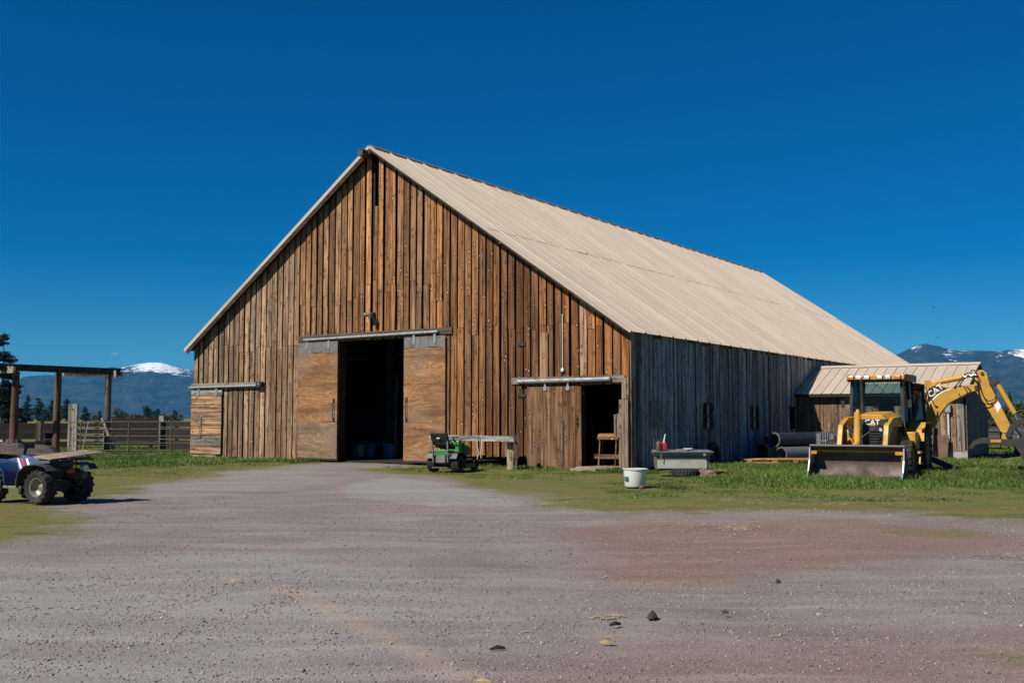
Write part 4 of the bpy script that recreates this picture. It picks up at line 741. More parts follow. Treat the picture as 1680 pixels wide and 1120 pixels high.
MB().hexa([(-.22, -.1, 0), (.42, -.05, -.02), (.38, .2, -.02), (-.2, .2, 0), (-.2, -.08, .22), (.05, -.06, .17), (.05, .2, .17), (-.18, .18, .24)]).build('wedge', M['wood_x'], wd_, 0, color=(.22, .15, .12)); MB().beam((-.1, -.14, .03), (.3, -.12, .0), .09, .06).build('splinter', M['wood_x'], wd_, 0, color=(.32, .25, .19))
# dark things in the shade of the wall
tyre_thing('old tyre leaning on the dark side wall behind the tool chest', (bw(20.62, 5.0).x, bw(20.62, 5.0).y, .36), .40, .2, (R(80), 0, TH+R(90)))
dr_ = thing('steel_drum', 'dark steel drum in the shade left of the culvert pipes', 'drum', bw(20.75, 10.6)); MB().lathe([(0, 0), (.29, 0), (.295, .3), (.305, .31), (.295, .33), (.295, .6), (.305, .61), (.295, .63), (.29, .88), (.3, .9), (.27, .9), (.27, .87), (0, .87)], seg=24).build('drum', M['iron'], dr_, 40); MB().lathe([(0, 0), (.03, 0), (.03, .03), (0, .03)], (.15, 0, .87), seg=8).build('bung', M['galv'], dr_, 40)
dr_ = thing('tarred_bundle', 'low dark tarpaulin bundle between the drum and the pipes', 'bundle', bw(20.85, 11.9)); b = MB(); b.lathe([(0, .0), (.55, .0), (.6, .25), (.5, .55), (.3, .72), (0, .76)], seg=18); 
b.v = [(x*(1+.25*math.sin(5*z+x*4)), y*(1+.2*math.cos(4*x+2)), z*(1+.2*math.sin(x*5+y*3))) for x, y, z in b.v]; b.build('cover', M['black_plastic'], dr_, 60); MB().tube([(-.6, -.1, .35), (0, -.55, .4), (.6, -.1, .33)], .015, 6).build('rope', M['iron'], dr_, 40)
M['hdpe'] = paint_mat('shaded_culvert_plastic', (.018, .020, .023), .5, (.07, .066, .06), .5); M['duct'] = paint_mat('shaded_grey_duct', (.10, .115, .125), .5, (.15, .14, .12), .4)  # pipe colours darkened to stand for the barn's shade
def pipe(label, p, q, r, th, m, corr, square=False):
    d = Vector(q)-Vector(p); L = d.length; e = thing('culvert_pipe', label, 'pipe', p, 0, 'pipes stacked by the side wall'); e.rotation_euler = d.to_track_quat('X', 'Z').to_euler()
    pr = []; n = int(L/.16)
    for i in range(n+1):
        x = L*i/n; pr += [(r, x-.03), (r*(1.035 if corr else 1.0), x), (r, x+.03)]
    pr = [(max(a, 0), max(0, min(L, b))) for a, b in pr]; MB().lathe(pr+[(r-th, L), (r-th, 0)], (0, 0, 0), 'x', 28, True).build('wall', M[m], e, 40)
    MB().lathe([(r*1.04, -.005), (r*1.04, .07), (r-th*1.05, .07), (r-th*1.05, -.005)], (0, 0, 0), 'x', 28, True).build('rim', M['duct'], e, 40)
    return e
ax = Vector((.80, .60, 0)).normalized()
def along(p, L): return (p[0]+ax.x*L, p[1]+ax.y*L, p[2])
p = (9.30, 39.75, .34); pipe('widest dark pipe on the left of the stack with a pale rim', p, along(p, 2.6), .34, .05, 'hdpe', True)
p = (9.98, 39.55, .27); pipe('smaller grey pipe with a squared pale collar at the right of the stack', p, along(p, 3.2), .27, .035, 'duct', False)
p = (9.80, 39.85, .80); pipe('long dark pipe lying on top of the two other pipes', p, along(p, 3.4), .27, .035, 'hdpe', False)
pl = thing('pallet_stack', 'stack of orange-brown boards lying on blocks in front of the pipes', 'board stack', (9.0, 37.2, 0), R(-8))
for i, (x0, x1, y0, y1, z, c) in enumerate([(-1.0, 1.35, -.55, -.3, .17, (.42, .2, .08)), (-.85, 1.3, -.28, -.02, .17, (.36, .17, .07)), (-1.05, 1.2, .0, .25, .17, (.44, .22, .1)), (-.8, 1.45, .28, .55, .17, (.33, .15, .06))]):
    MB().hexa([(x0, y0, z), (x1, y0, z+.02), (x1, y1, z+.02), (x0, y1, z), (x0, y0, z+.03), (x1, y0, z+.05), (x1, y1, z+.05), (x0, y1, z+.03)]).build('plank', M['wood_x'], pl, 0, color=c)
for x in (-.75, .1, .8): MB().box(x-.08, -.6, 0, x+.08, .55, .17).build('bearer', M['wood_y'], pl, 0, color=(.36, .2, .09))
MB().box(-.9, -.9, .02, .35, -.65, .12).build('plank', M['wood_x'], pl, 0, color=(.45, .27, .13)); MB().beam((-.4, -1.1, .04), (.5, -.95, .06), .2, .035).build('plank', M['wood_x'], pl, 0, color=(.34, .22, .13))
ob = MB().box(-.35, -.2, .05, .45, .2, .09).build('loose_plank', M['wood_x'], None, 0, (6.1, 31.3, 0), R(5), color=(.45, .25, .09)); tag(ob, 'short orange board in the grass right of the tool chest', 'board')
cg = thing('wire_cage', 'small wire crate standing by the shed corner beyond the pipes', 'wire cage', (11.35, 38.6, 0), TH); 
for i, z in enumerate((.2, .5, .8, 1.1)):
    MB().beam((-.25, -.25, z), (.25, -.25, z), .02, .02).beam((.25, -.25, z), (.25, .25, z), .02, .02).beam((-.25, .25, z), (.25, .25, z), .02, .02).beam((-.25, -.25, z), (-.25, .25, z), .02, .02).build('hoop', M['galv'] if i < 3 else M['rust'], cg, 0)
b = MB()
for k in range(7):
    a = -.25+k*.5/6
    for p in ((a, -.25), (a, .25), (-.25, a), (.25, a)): b.beam((p[0], p[1], 0), (p[0], p[1], 1.1), .012, .012)
b.build('wires', M['galv'], cg, 0)
# saddle stand in the right doorway
ss = thing('saddle_stand', 'wooden saddle stand inside the open right-hand doorway', 'saddle stand', bw(18.95, .75, .1), TH+R(12))
WC = (.20, .105, .05)
for i in range(7):
    a = R(-78+i*26); MB().beam((-.34, .19*math.sin(a), .84+.17*math.cos(a)), (.34, .19*math.sin(a), .84+.17*math.cos(a)), .088, .022, (0, math.sin(a), math.cos(a))).build('slat', M['wood_x'], ss, 0, color=jit(WC, .85, 1.1))
for x in (-.27, .27):
    for sy in (-1, 1): MB().beam((x, sy*.28, .0), (x, sy*.09, .90), .09, .035, (1, 0, 0)).build('leg', M['wood'], ss, 0, color=WC)
    MB().box(x-.02, -.2, .78, x+.02, .2, .87).build('end_plate', M['wood_y'], ss, 0, color=WC)
MB().box(-.46, -.26, .22, .46, -.235, .36).build('side_rail', M['wood_x'], ss, 0, color=WC); MB().box(-.46, .235, .22, .46, .26, .36).build('side_rail', M['wood_x'], ss, 0, color=WC)
br = thing('broom', 'long-handled broom leaning inside the right-hand doorway', 'broom', bw(17.98, 1.5, .035)); MB().tube([(0, 0, .2), (-.05, .5, 1.75)], .016, 6).build('handle', M['wood'], br, 40, color=(.3, .24, .17)); MB().box(-.15, -.03, 0, .15, .03, .2).build('bristles', M['dark'], br, 0)
# buckets and tools in the dark of the main doorway
M['blue_plastic'] = paint_mat('blue_plastic', (.13, .25, .42), .5, (.08, .10, .12), .4)
for (x, y, r, h, lab, m) in [(5.12, 4.15, .16, .34, 'small blue pail just inside the left of the main doorway', 'blue_plastic'), (5.50, 4.05, .20, .44, 'pale pail between the blue pail and the tall bin in the main doorway', 'white_plastic'), (5.93, 4.25, .22, .5, 'taller grey-blue bin in the dark of the main doorway', 'blue_plastic'), (7.12, 4.1, .36, .52, 'wide blue tub inside the right of the main doorway', 'blue_plastic')]:
    t = thing('pail', lab, 'pail', bw(x, y, .035), 0, 'pails in the main doorway'); MB().lathe([(0, .0), (r*.82, 0), (r, h), (r*1.06, h), (r*1.06, h+.02), (r*.95, h), (r*.78, .03), (0, .03)], seg=22).build('shell', M[m], t, 40)
    MB().tube([(-r*1.03, 0, h-.02), (-r*.8, -.05, h-.12), (0, -r*.9, h-.16), (r*.8, -.05, h-.12), (r*1.03, 0, h-.02)], .008, 5).build('bail', M['galv'], t, 40)
fk = thing('pitchfork', 'pitchfork leaning among the pails in the main doorway', 'pitchfork', bw(6.3, 4.75, .035)); MB().tube([(0, 0, .25), (.18, .35, 1.55)], .018, 6).build('handle', M['wood'], fk, 40, color=(.3, .25, .2))
MB().beam((-.12, 0, .25), (.12, 0, .25), .03, .02).beam((-.12, 0, 0), (-.12, 0, .25), .015, .015).beam((0, 0, 0), (0, 0, .25), .015, .015).beam((.12, 0, 0), (.12, 0, .25), .015, .015).build('tines', M['iron'], fk, 0)
tb = thing('feed_trough', 'low board trough behind the pails in the dark doorway', 'trough', bw(5.6, 5.2, .035), TH); MB().box(-1.0, -.2, .45, .9, -.16, .62).box(-1.0, .2, .45, .9, .24, .62).box(-1.0, -.16, .42, .9, .2, .45).build('trough', M['wood_x'], tb, 0, color=(.22, .18, .14)); MB().box(-.9, -.15, 0, -.8, .15, .42).box(.7, -.15, 0, .8, .15, .42).build('leg', M['wood'], tb, 0, color=(.2, .16, .12))
for (pts, lab) in [([(7.98, 3.3, .04), (7.25, 4.3, 3.4)], 'timber pole leaning inside the right of the main doorway'), ([(7.65, 3.8, .04), (7.0, 4.5, 2.8)], 'shorter pole leaning beside the taller one in the main doorway')]:
    a, c = bw(*pts[0]), bw(*pts[1]); o = MB().tube([(0, 0, 0), tuple(c-a)], [.06, .04], 8).build('pole', M['wood'], None, 40, a, color=(.16, .14, .13)); tag(o, lab, 'pole')
# hitching rail
hr = thing('hitching_rail', 'grey hitching rail of one beam on posts before the barn boards', 'hitching rail', (0, 0, 0))
MB().beam((-2.62, 33.85, 1.0), (.12, 33.6, .95), .14, .17).build('rail', M['wood_x'], hr, 0, color=(.40, .39, .37))
for x, y, hh in ((-2.35, 33.98, .93), (-.06, 33.78, .9)): MB().box(x-.10, y-.05, -.1, x+.10, y+.11, hh).build('post', M['wood'], hr, 0, color=(.33, .30, .21))
MB().box(.05, 33.52, .86, .20, 33.86, 1.06).box(.09, 33.58, -.05, .17, 33.84, .86).build('end_post', M['wood'], hr, 0, color=(.13, .10, .075))
for k, x in enumerate((-1.1, -.95)):
    y = 33.72-.0*k; rp = MB().tube([(x, y-.09, 1.0), (x, y-.10, .75), (x+.05-.1*k, y-.11, .5), (x-.02, y-.1, .25+.1*k)], .014, 6).tube([(x-.03, y-.1, 1.05), (x+.02, y+.1, 1.06)], .02, 6).build('rope', M['white_plastic'], hr, 40)
# ------------------------------------------------------------------ lawn tractor
M['dark_green'] = paint_mat('dark_green_paint', (.012, .06, .016), .4); M['green'] = paint_mat('bright_green_paint', (.02, .20, .028), .4, (.05, .12, .03), .35)
lm = thing('riding_mower', 'green riding mower with tipped-up seat parked before the barn boards', 'lawn mower', (-2.0, 32.15, 0), R(66))     # x forward, y left
for sy in (-1, 1):
    wheel(lm, (0, sy*.40, .245), .245, .24, .4, 22, 'y', rimcol=M['black_paint'], out=sy, name='rear_wheel', ag=False); wheel(lm, (1.22, sy*.36, .18), .18, .15, .3, 16, 'y', rimcol=M['black_paint'], out=sy, name='front_wheel', ag=False)
MB().box(-.1, -.2, .25, 1.35, .2, .36).box(-.05, -.3, .2, .05, .3, .28).box(1.18, -.32, .14, 1.26, .32, .2).build('chassis', M['iron'], lm, 0)
for sy in (-1, 1):
    MB().sheet([(-.30, .40), (-.22, .54), (.0, .58), (.28, .54), (.42, .36)], sy*.52 if sy < 0 else .20, -.20 if sy < 0 else .52, .02, 'y').build('fender', M['black_plastic'], lm, 30)
    MB().beam((-.32, sy*.24, .30), (-.38, sy*.26, .92), .05, .04).beam((-.38, sy*.26, .92), (-.1, sy*.26, .95), .04, .04).build('rear_bar', M['flash'], lm, 0)
MB().box(-.30, -.2, .50, -.26, .2, .66).build('rear_panel', M['green'], lm, 0, bevel=.01); MB().box(-.34, -.16, .28, -.26, .16, .50).build('battery_box', M['flash'], lm, 0, bevel=.01); MB().beam((-.36, -.26, .14), (-.36, .26, .14), .04, .04).build('tow_bar', M['rust'], lm, 0)
st = MB().hexa([(-.34, -.27, .82), (.16, -.27, .66), (.16, .27, .66), (-.34, .27, .82), (-.36, -.29, .92), (.18, -.25, .78), (.18, .25, .78), (-.36, .29, .92)]).build('seat', M['black_plastic'], lm, 0, bevel=.04)
MB().hexa([(-.36, -.30, .88), (-.28, -.30, .86), (-.28, .30, .86), (-.36, .30, .88), (-.50, -.29, 1.16), (-.40, -.29, 1.16), (-.40, .29, 1.16), (-.50, .29, 1.16)]).build('seat_back', M['black_plastic'], st, 0, bevel=.03); MB().box(-.475, -.04, 1.0, -.44, .06, 1.025).build('seat_badge', M['white_paint'], st, 0)
MB().hexa([(.50, -.2, .40), (.78, -.2, .40), (.78, .2, .40), (.50, .2, .40), (.56, -.16, .92), (.74, -.18, .95), (.74, .18, .95), (.56, .16, .92)]).build('dash', M['green'], lm, 0, bevel=.03)
MB().lathe([(.17+.018*math.cos(a), .018*math.sin(a)) for a in np.linspace(0, 2*math.pi, 8)[:-1]], (.48, 0, 1.02), 'z', 18, True).beam((.32, 0, 1.01), (.64, 0, 1.01), .03, .02).tube([(.48, 0, 1.0), (.62, 0, .85)], .025, 8).build('steering_wheel', M['black_plastic'], lm, 40)
MB().hexa([(.80, -.22, .46), (1.40, -.21, .46), (1.40, .21, .46), (.80, .22, .46), (.80, -.20, .86), (1.36, -.17, .72), (1.36, .17, .72), (.80, .20, .86)]).build('bonnet', M['dark_green'], lm, 0, bevel=.05)
MB().box(.45, -.17, .36, .80, .17, .60).lathe([(0, 0), (.12, 0), (.13, .1), (.1, .14), (0, .15)], (.30, -.02, .48), 'z', 14).build('engine', M['flash'], lm, 30)
MB().box(.32, -.52, .10, 1.0, .50, .22).lathe([(.1, .0), (.1, .05), (0, .06)], (.5, -.28, .22), 'z', 12).lathe([(.1, .0), (.1, .05), (0, .06)], (.5, .28, .22), 'z', 12).build('mower_deck', paint_mat('deck_green', (.01, .09, .06), .5), lm, 30, bevel=.02)
MB().box(.34, -.50, .34, .85, -.24, .37).box(.34, .24, .34, .85, .50, .37).build('footboard', M['flash'], lm, 0)
# ------------------------------------------------------------------ quad bike
M['quad_blue'] = paint_mat('quad_blue', (.007, .055, .17), .55, (.03, .045, .075), .5); M['quad_grey'] = paint_mat('dusty_black_fender', (.035, .035, .037), .6, (.13, .12, .10), .6, 0, 5); M['magenta'] = paint_mat('magenta_decal', (.6, .02, .16), .4); M['bare_alu'] = paint_mat('dull_aluminium_rim', (.36, .34, .29), .45, (.15, .12, .09), .5, .6)
qd = thing('quad_bike', 'muddy blue quad bike with a board on its rear rack at the gravel edge', 'quad bike', (-8.66, 20.45, 0), R(154.5))     # x forward, y left
for sy in (-1, 1):
    wheel(qd, (0, sy*.43, .315), .315, .27, .5, 15, 'y', rimcol=M['bare_alu'], out=sy, name='rear_wheel'); wheel(qd, (1.26, sy*.42, .30), .30, .20, .5, 14, 'y', rimcol=M['bare_alu'], out=sy, name='front_wheel')
    MB().sheet([(-.34, .62), (-.26, .70), (.0, .735), (.26, .70), (.42, .58), (.47, .40), (.45, .30)], -.60 if sy < 0 else .24, -.24 if sy < 0 else .60, .018, 'y').build('rear_fender', M['quad_grey'], qd, 30)
    MB().sheet([(.78, .36), (.84, .58), (1.0, .74), (1.3, .80), (1.62, .70), (1.72, .56)], -.60 if sy < 0 else .18, -.18 if sy < 0 else .60, .018, 'y').build('front_fender', M['quad_blue'], qd, 30)
    MB().box(.42, sy*.40-.14, .28, .86, sy*.40+.14, .315).beam((.40, sy*.53, .31), (.88, sy*.53, .31), .03, .04).build('footrest', M['bare_alu'], qd, 0)
MB().beam((-.1, 0, .33), (1.5, 0, .36), .34, .14).tube([(0, -.42, .315), (0, .42, .315)], .05, 10).beam((-.0, -.1, .34), (.5, -.1, .42), .09, .12).box(-.1, -.12, .22, .14, .12, .42).build('frame', M['iron'], qd, 0)
MB().box(.35, -.2, .34, .85, .2, .60).lathe([(.11, -.24), (.13, -.2), (.13, .2), (.11, .24)], (.62, 0, .46), 'y', 16).build('engine', M['flash'], qd, 30, bevel=.02)
tk = MB().hexa([(.42, -.22, .54), (1.0, -.24, .56), (1.0, .24, .56), (.42, .22, .54), (.46, -.12, .84), (.92, -.13, .90), (.92, .13, .90), (.46, .12, .84)]).build('tank_cover', M['quad_blue'], qd, 0, bevel=.03)
def side(x, t, z): return (x, .232-.105*(z-.55)/.33+t, z)
for (x0, x1, m, w) in [(.50, .70, 'white_paint', .045), (.62, .82, 'magenta', .05), (.74, .94, 'white_paint', .04)]:
    MB().hexa([side(x0, .0, .60), side(x0+w*1.3, .0, .60), side(x0+w*1.3, .012, .60), side(x0, .012, .60), side(x1, .0, .83), side(x1+w*1.3, .0, .83), side(x1+w*1.3, .012, .83), side(x1, .012, .83)]).build('stripe_decal', M[m], tk, 0)
MB().hexa([(-.22, -.16, .70), (.52, -.17, .70), (.52, .17, .70), (-.22, .16, .70), (-.2, -.15, .80), (.52, -.13, .84), (.52, .13, .84), (-.2, .15, .80)]).build('seat', paint_mat('blue_grey_seat', (.035, .06, .10), .6, (.06, .06, .06), .4), qd, 0, bevel=.03)
MB().tube([(1.02, 0, .80), (.92, 0, 1.06)], .03, 8).tube([(.74, -.40, 1.17), (.86, -.16, 1.14), (.90, 0, 1.06), (.86, .16, 1.14), (.74, .40, 1.17)], .02, 8).tube([(.76, .28, 1.16), (.72, .41, 1.175)], .028, 8).tube([(.76, -.28, 1.16), (.72, -.41, 1.175)], .028, 8).box(.84, -.12, 1.02, 1.02, .12, 1.12).build('handlebar', M['black_plastic'], qd, 40)
MB().hexa([(.95, -.2, .62), (1.6, -.2, .60), (1.6, .2, .60), (.95, .2, .62), (.98, -.14, .86), (1.55, -.16, .76), (1.55, .16, .76), (.98, .14, .86)]).build('front_cowl', M['quad_blue'], qd, 0, bevel=.04)
rk = MB()
for p, q in [((-.46, -.38, .82), (-.46, .38, .82)), ((.12, -.38, .82), (.12, .38, .82)), ((-.46, -.38, .82), (.12, -.38, .82)), ((-.46, .38, .82), (.12, .38, .82)), ((-.46, 0, .82), (.12, 0, .82)), ((-.1, .3, .5), (-.1, .3, .82)), ((-.1, -.3, .5), (-.1, -.3, .82)), ((-.50, -.25, .86), (-.50, .25, .86)), ((-.46, -.25, .82), (-.50, -.25, .88)), ((-.46, .25, .82), (-.50, .25, .88))]: rk.tube([p, q], .013, 6)
rk = rk.build('rear_rack', M['iron'], qd, 40)
MB().hexa([(-.54, -.66, .93), (.12, -.62, .97), (.18, .50, .87), (-.38, .56, .83), (-.54, -.66, .948), (.12, -.62, .988), (.18, .50, .888), (-.38, .56, .848)]).build('rack_board', M['wood_y'], qd, 0, color=(.30, .23, .165))
for yy in (-.3, .2): MB().tube([(-.50, yy, .80), (-.47, yy, .875), (-.35, yy, .87)], .012, 6).build('strap', M['black_plastic'], qd, 40)
MB().lathe([(0, -.2), (.075, -.18), (.08, .16), (.05, .2), (0, .2)], (-.25, -.2, .52), 'x', 14).build('muffler', M['rust'], qd, 40); MB().box(-.36, -.05, .56, -.33, .14, .64).build('tail_lamp', paint_mat('red_lens', (.25, .015, .015), .3), qd, 0, bevel=.01); MB().lathe([(0, -.02), (.07, -.02), (.08, .06), (0, .08)], (-.36, -.28, .64), 'x', 14).build('reverse_lamp', M['lens'], qd, 40)
MB().tube([(.30, .24, .40), (.36, .26, .62)], .045, 10).build('oil_bottle', paint_mat('tan_bottle', (.45, .28, .14), .5), qd, 40); MB().beam((-.1, -.05, .3), (-.5, -.05, .36), .06, .03).lathe([(.0, 0), (.03, .01), (.03, .05), (0, .06)], (-.5, -.05, .37), 'z', 10).build('hitch', M['iron'], qd, 0)
fl = MB().tube([(-.42, -.12, .86), (-.50, -.20, 1.55)], .008, 6).build('whip_aerial', M['galv'], qd, 40); MB().lathe([(0, -.03), (.03, -.02), (.03, .03), (0, .04)], (-.42, -.12, .87), 'z', 10).build('aerial_base', M['white_plastic'], fl, 40)
# ------------------------------------------------------------------ small bits lying on the yard
def lump(name, label, cat, loc, r, m, seed, flat=.6, color=None, stretch=(1, 1)):
    b = MB(); rr = random.Random(seed); b.lathe([(0, 0), (r*.8, .0), (r, r*.35*flat), (r*.7, r*.9*flat), (r*.25, r*1.25*flat), (0, r*1.3*flat)], seg=9)
    b.v = [(x*rr.uniform(.7, 1.3)*stretch[0], y*rr.uniform(.7, 1.3)*stretch[1], z*rr.uniform(.75, 1.3)) for x, y, z in b.v]
    return tag(b.build(name, m, None, 0, loc, rr.uniform(0, 6), color=color), label, cat)
M['dung'] = paint_mat('dark_dung', (.035, .03, .028), .9, (.07, .06, .05), .5, 0, 30)
def flake(name, label, cat, loc, L, w, m, color, rz, curl=.02):
    b = MB(); b.hexa([(-L, -w*.4, .0), (0, -w, .004), (0, w, .004), (-L, w*.5, .0), (-L, -w*.4, .014), (0, -w, .014+curl), (0, w, .014+curl), (-L, w*.5, .014)]); b.hexa([(0, -w, .004), (L, -w*.3, 0), (L, w*.6, 0), (0, w, .004), (0, -w, .014+curl), (L, -w*.3, .018), (L, w*.6, .018), (0, w, .014+curl)])
    return tag(b.build(name, m, None, 0, loc, rz, color=color), label, cat)
lump('dung_clump', 'largest dark upturned clump lying on the foreground gravel', 'clump', (1.13, 8.72, -.01), .05, M['dung'], 3, .8, stretch=(1.5, .9))
lump('dung_clump', 'small dark clump on the reddish gravel right of the largest one', 'clump', (1.77, 8.95, -.01), .026, M['dung'], 5, .8); lump('dung_clump', 'tiny dark clump farther back on the reddish gravel', 'clump', (2.62, 10.6, -.01), .028, M['dung'], 8, .9); lump('stone', 'brown stone at the foot of the white tub', 'stone', (2.98, 24.62, -.01), .06, M['rust'], 6, 1.0)
flake('bark_strip', 'black strip of bark left of the largest dark clump', 'bark', (.80, 8.37, 0), .05, .014, M['dung'], None, R(25)); flake('bark_strip', 'dark twig-like bark strip nearest the camera at centre', 'bark', (-.10, 7.5, 0), .055, .01, M['dung'], None, R(15))
flake('wood_chip', 'tan curled chip of wood between the bark strips', 'wood chip', (.68, 7.72, 0), .05, .013, M['wood_x'], (.40, .29, .17), R(-10)); flake('wood_chip', 'straw-coloured splinter lying on the sandy wheel track', 'wood chip', (-.18, 6.55, 0), .055, .012, M['wood_x'], (.48, .38, .2), R(-12)); flake('wood_chip', 'yellowish chip alone on the grey gravel left of centre', 'wood chip', (-2.72, 10.55, 0), .06, .013, M['wood_x'], (.45, .36, .2), R(5))
sv = []; sf = []; sc_ = []; rr = np.random.default_rng(77)
for (cx, cy, rx, ry, n) in [(3.15, 16.0, .6, .5, 110), (3.0, 15.8, 1.3, .9, 60), (5.9, 12.55, .5, .3, 60), (.82, 8.78, .16, .12, 18), (6.0, 20.5, 1.6, .4, 70), (4.2, 21.3, 1.0, .35, 40), (9.6, 19.3, .9, .35, 50), (1.0, 13, 5, 6, 50)]:
    for i in range(n):
        a = rr.uniform(0, 6.28); q = rr.random()**.6; x = cx+math.cos(a)*rx*q; y = cy+math.sin(a)*ry*q; L = rr.uniform(.02, .07); b_ = rr.uniform(0, 3.14); w = .0035+.0004*y; z = float(ground_z(np.array(x), np.array(y)))+.008; k = len(sv)
        dx, dy = math.cos(b_)*L, math.sin(b_)*L; ex, ey = -math.sin(b_)*w, math.cos(b_)*w
        sv += [(x-dx-ex, y-dy-ey, z), (x+dx-ex, y+dy-ey, z+.006), (x+dx+ex, y+dy+ey, z+.008), (x-dx+ex, y-dy+ey, z+.002)]; sf.append((k, k+1, k+2, k+3)); sc_ += [np.array([.36, .285, .165])*rr.uniform(.6, 1.15)]*4
raw('straw', sv, sf, pebble_mat(), sc_, 'stuff')
# ------------------------------------------------------------------ corral on the left
M['dark_plank'] = paint_mat('dark_fence_planks', (.020, .018, .019), .9, (.045, .04, .036), .6, 0, 5, .2)  # near-black base colour for the fence planks and posts
ab = thing('timber_arbour', 'tall dark timber frame of log posts and a long beam over the corral', 'timber frame', (0, 0, 0))
MB().beam((-23.0, 47.3, 3.90), (-18.95, 51.2, 3.84), .28, .30).build('beam', M['wood_x'], ab, 0, color=(.05, .042, .038))  # beam coloured dark as its shaded face
MB().beam((-21.1, 49.9, 3.70), (-18.9, 51.45, 3.74), .16, .20).build('cross_beam', M['wood_x'], ab, 0, color=(.40, .36, .31)); MB().beam((-25.2, 47.0, 3.72), (-22.75, 47.7, 3.74), .16, .22).build('cross_beam', M['wood_x'], ab, 0, color=(.42, .39, .35))
MB().box(-22.55, 47.35, 3.62, -22.28, 47.6, 3.92).build('beam_end', M['wood_y'], ab, 0, color=(.42, .38, .32)); MB().box(-19.25, 50.85, 3.55, -19.0, 51.1, 3.88).build('beam_end', M['wood_y'], ab, 0, color=(.40, .37, .33))  # end blocks coloured pale as the sunlit ends of the beam
for x, y, c, r in ((-22.42, 47.9, (.12, .07, .045), .17), (-21.15, 49.4, (.13, .085, .06), .165), (-19.45, 51.1, (.15, .125, .11), .16)):
    MB().tube([(x, y, -.1), (x+.01, y, 1.9), (x+.03, y, 3.72)], [r*1.05, r, r*.88], 14).build('post', M['wood'], ab, 60, color=c)
def plank_fence(label, p, q, rails, posts, col_, hh, pc=(.10, .08, .065), th=.05):
    e = thing('plank_fence', label, 'fence', (0, 0, 0), 0, 'plank fences of the corral'); p = Vector(p); q = Vector(q)
    for z, h in rails:
        j = random.uniform(-.015, .015); MB().beam((p.x, p.y, z+j), (q.x, q.y, z+random.uniform(-.03, .03)), th, h).build('plank', M['dark_plank'], e, 0, color=jit(col_, .75, 1.25))
    n = (q-p).normalized(); s = Vector((-n.y, n.x, 0))*.11
    for t in posts:
        c = p.lerp(q, t)+s; MB().box(c.x-.08, c.y-.08, -.1, c.x+.08, c.y+.08, hh).build('post', M['dark_plank'], e, 0)
    return e
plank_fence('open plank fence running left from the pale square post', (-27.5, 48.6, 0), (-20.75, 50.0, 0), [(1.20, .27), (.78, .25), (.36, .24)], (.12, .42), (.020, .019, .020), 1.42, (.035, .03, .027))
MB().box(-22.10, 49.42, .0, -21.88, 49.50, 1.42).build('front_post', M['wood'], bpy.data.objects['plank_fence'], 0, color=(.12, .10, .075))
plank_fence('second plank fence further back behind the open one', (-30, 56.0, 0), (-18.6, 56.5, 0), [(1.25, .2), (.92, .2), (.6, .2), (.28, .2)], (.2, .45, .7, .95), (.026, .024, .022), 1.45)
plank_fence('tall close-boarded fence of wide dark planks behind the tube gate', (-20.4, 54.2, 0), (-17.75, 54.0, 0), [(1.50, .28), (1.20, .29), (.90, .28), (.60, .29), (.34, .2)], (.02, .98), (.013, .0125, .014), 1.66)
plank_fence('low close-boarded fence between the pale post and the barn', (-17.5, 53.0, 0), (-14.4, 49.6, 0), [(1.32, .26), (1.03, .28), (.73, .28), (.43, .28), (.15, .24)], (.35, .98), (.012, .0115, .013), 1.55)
sp_ = MB().box(-.11, -.11, -.1, .11, .11, 1.72).build('fence_post', M['wood'], None, 0, (-17.55, 53.3, 0), R(12), color=(.42, .40, .37)); tag(sp_, 'pale square post between the two dark boarded fences', 'post')
gp = thing('gate_post', 'thick pale grey square post holding the small tube gate', 'post', (-20.2, 49.0, 0), R(10)); MB().box(-.19, -.19, -.1, .19, .19, 2.26).build('timber', M['wood'], gp, 0, color=(.40, .37, .33)); MB().box(-.04, -.205, 2.0, .02, -.18, 2.05).build('bolt', M['iron'], gp, 0)
bs = MB().beam((-19.35, 50.2, 1.62), (-18.75, 50.2, .15), .07, .12).build('brace_plank', M['wood'], None, 0, color=(.36, .33, .29)); tag(bs, 'pale slanting brace plank beside the right arbour post', 'brace')
M['gate'] = paint_mat('faded_olive_gate_paint', (.13, .115, .055), .6, (.09, .06, .035), .7, .2, 6)
def tube_gate(label, p, q, zs, ups, r, leg=()):
    e = thing('tube_gate', label, 'gate', (0, 0, 0), 0, 'tube gates of the corral'); p = Vector(p); q = Vector(q)
    for z in zs: MB().tube([(p.x, p.y, z), (q.x, q.y, z)], r, 8).build('rail', M['gate'], e, 60)
    for t in ups:
        c = p.lerp(q, t); MB().tube([(c.x, c.y-.02, .03 if t in leg else zs[-1]), (c.x, c.y-.02, zs[0]+.02)], r*1.05, 8).build('upright', M['gate'], e, 60)
    return e
tube_gate('long olive tube gate closing the gap to the barn corner', (-18.3, 45.2, 0), (-13.75, 46.0, 0), [1.45, 1.14, .84, .54, .24], (.42, .80, .0, .995), .024, (.42, .80))
tube_gate('short tube gate beside the thick pale post', (-20.0, 48.2, 0), (-18.55, 47.9, 0), [1.45, 1.2, .9, .62, .36], (.0, .5, 1.0), .022, (.5,))
gb = MB().beam((-18.6, 45.05, .04), (-13.9, 46.2, .05), .16, .08).build('ground_rail', M['wood_x'], None, 0, color=(.20, .15, .12)); tag(gb, 'weathered plank lying on the ground under the long tube gate', 'plank')
dk = thing('plank_ramp', 'low ramp of weathered brown planks behind the quad bike', 'ramp', (0, 0, 0))
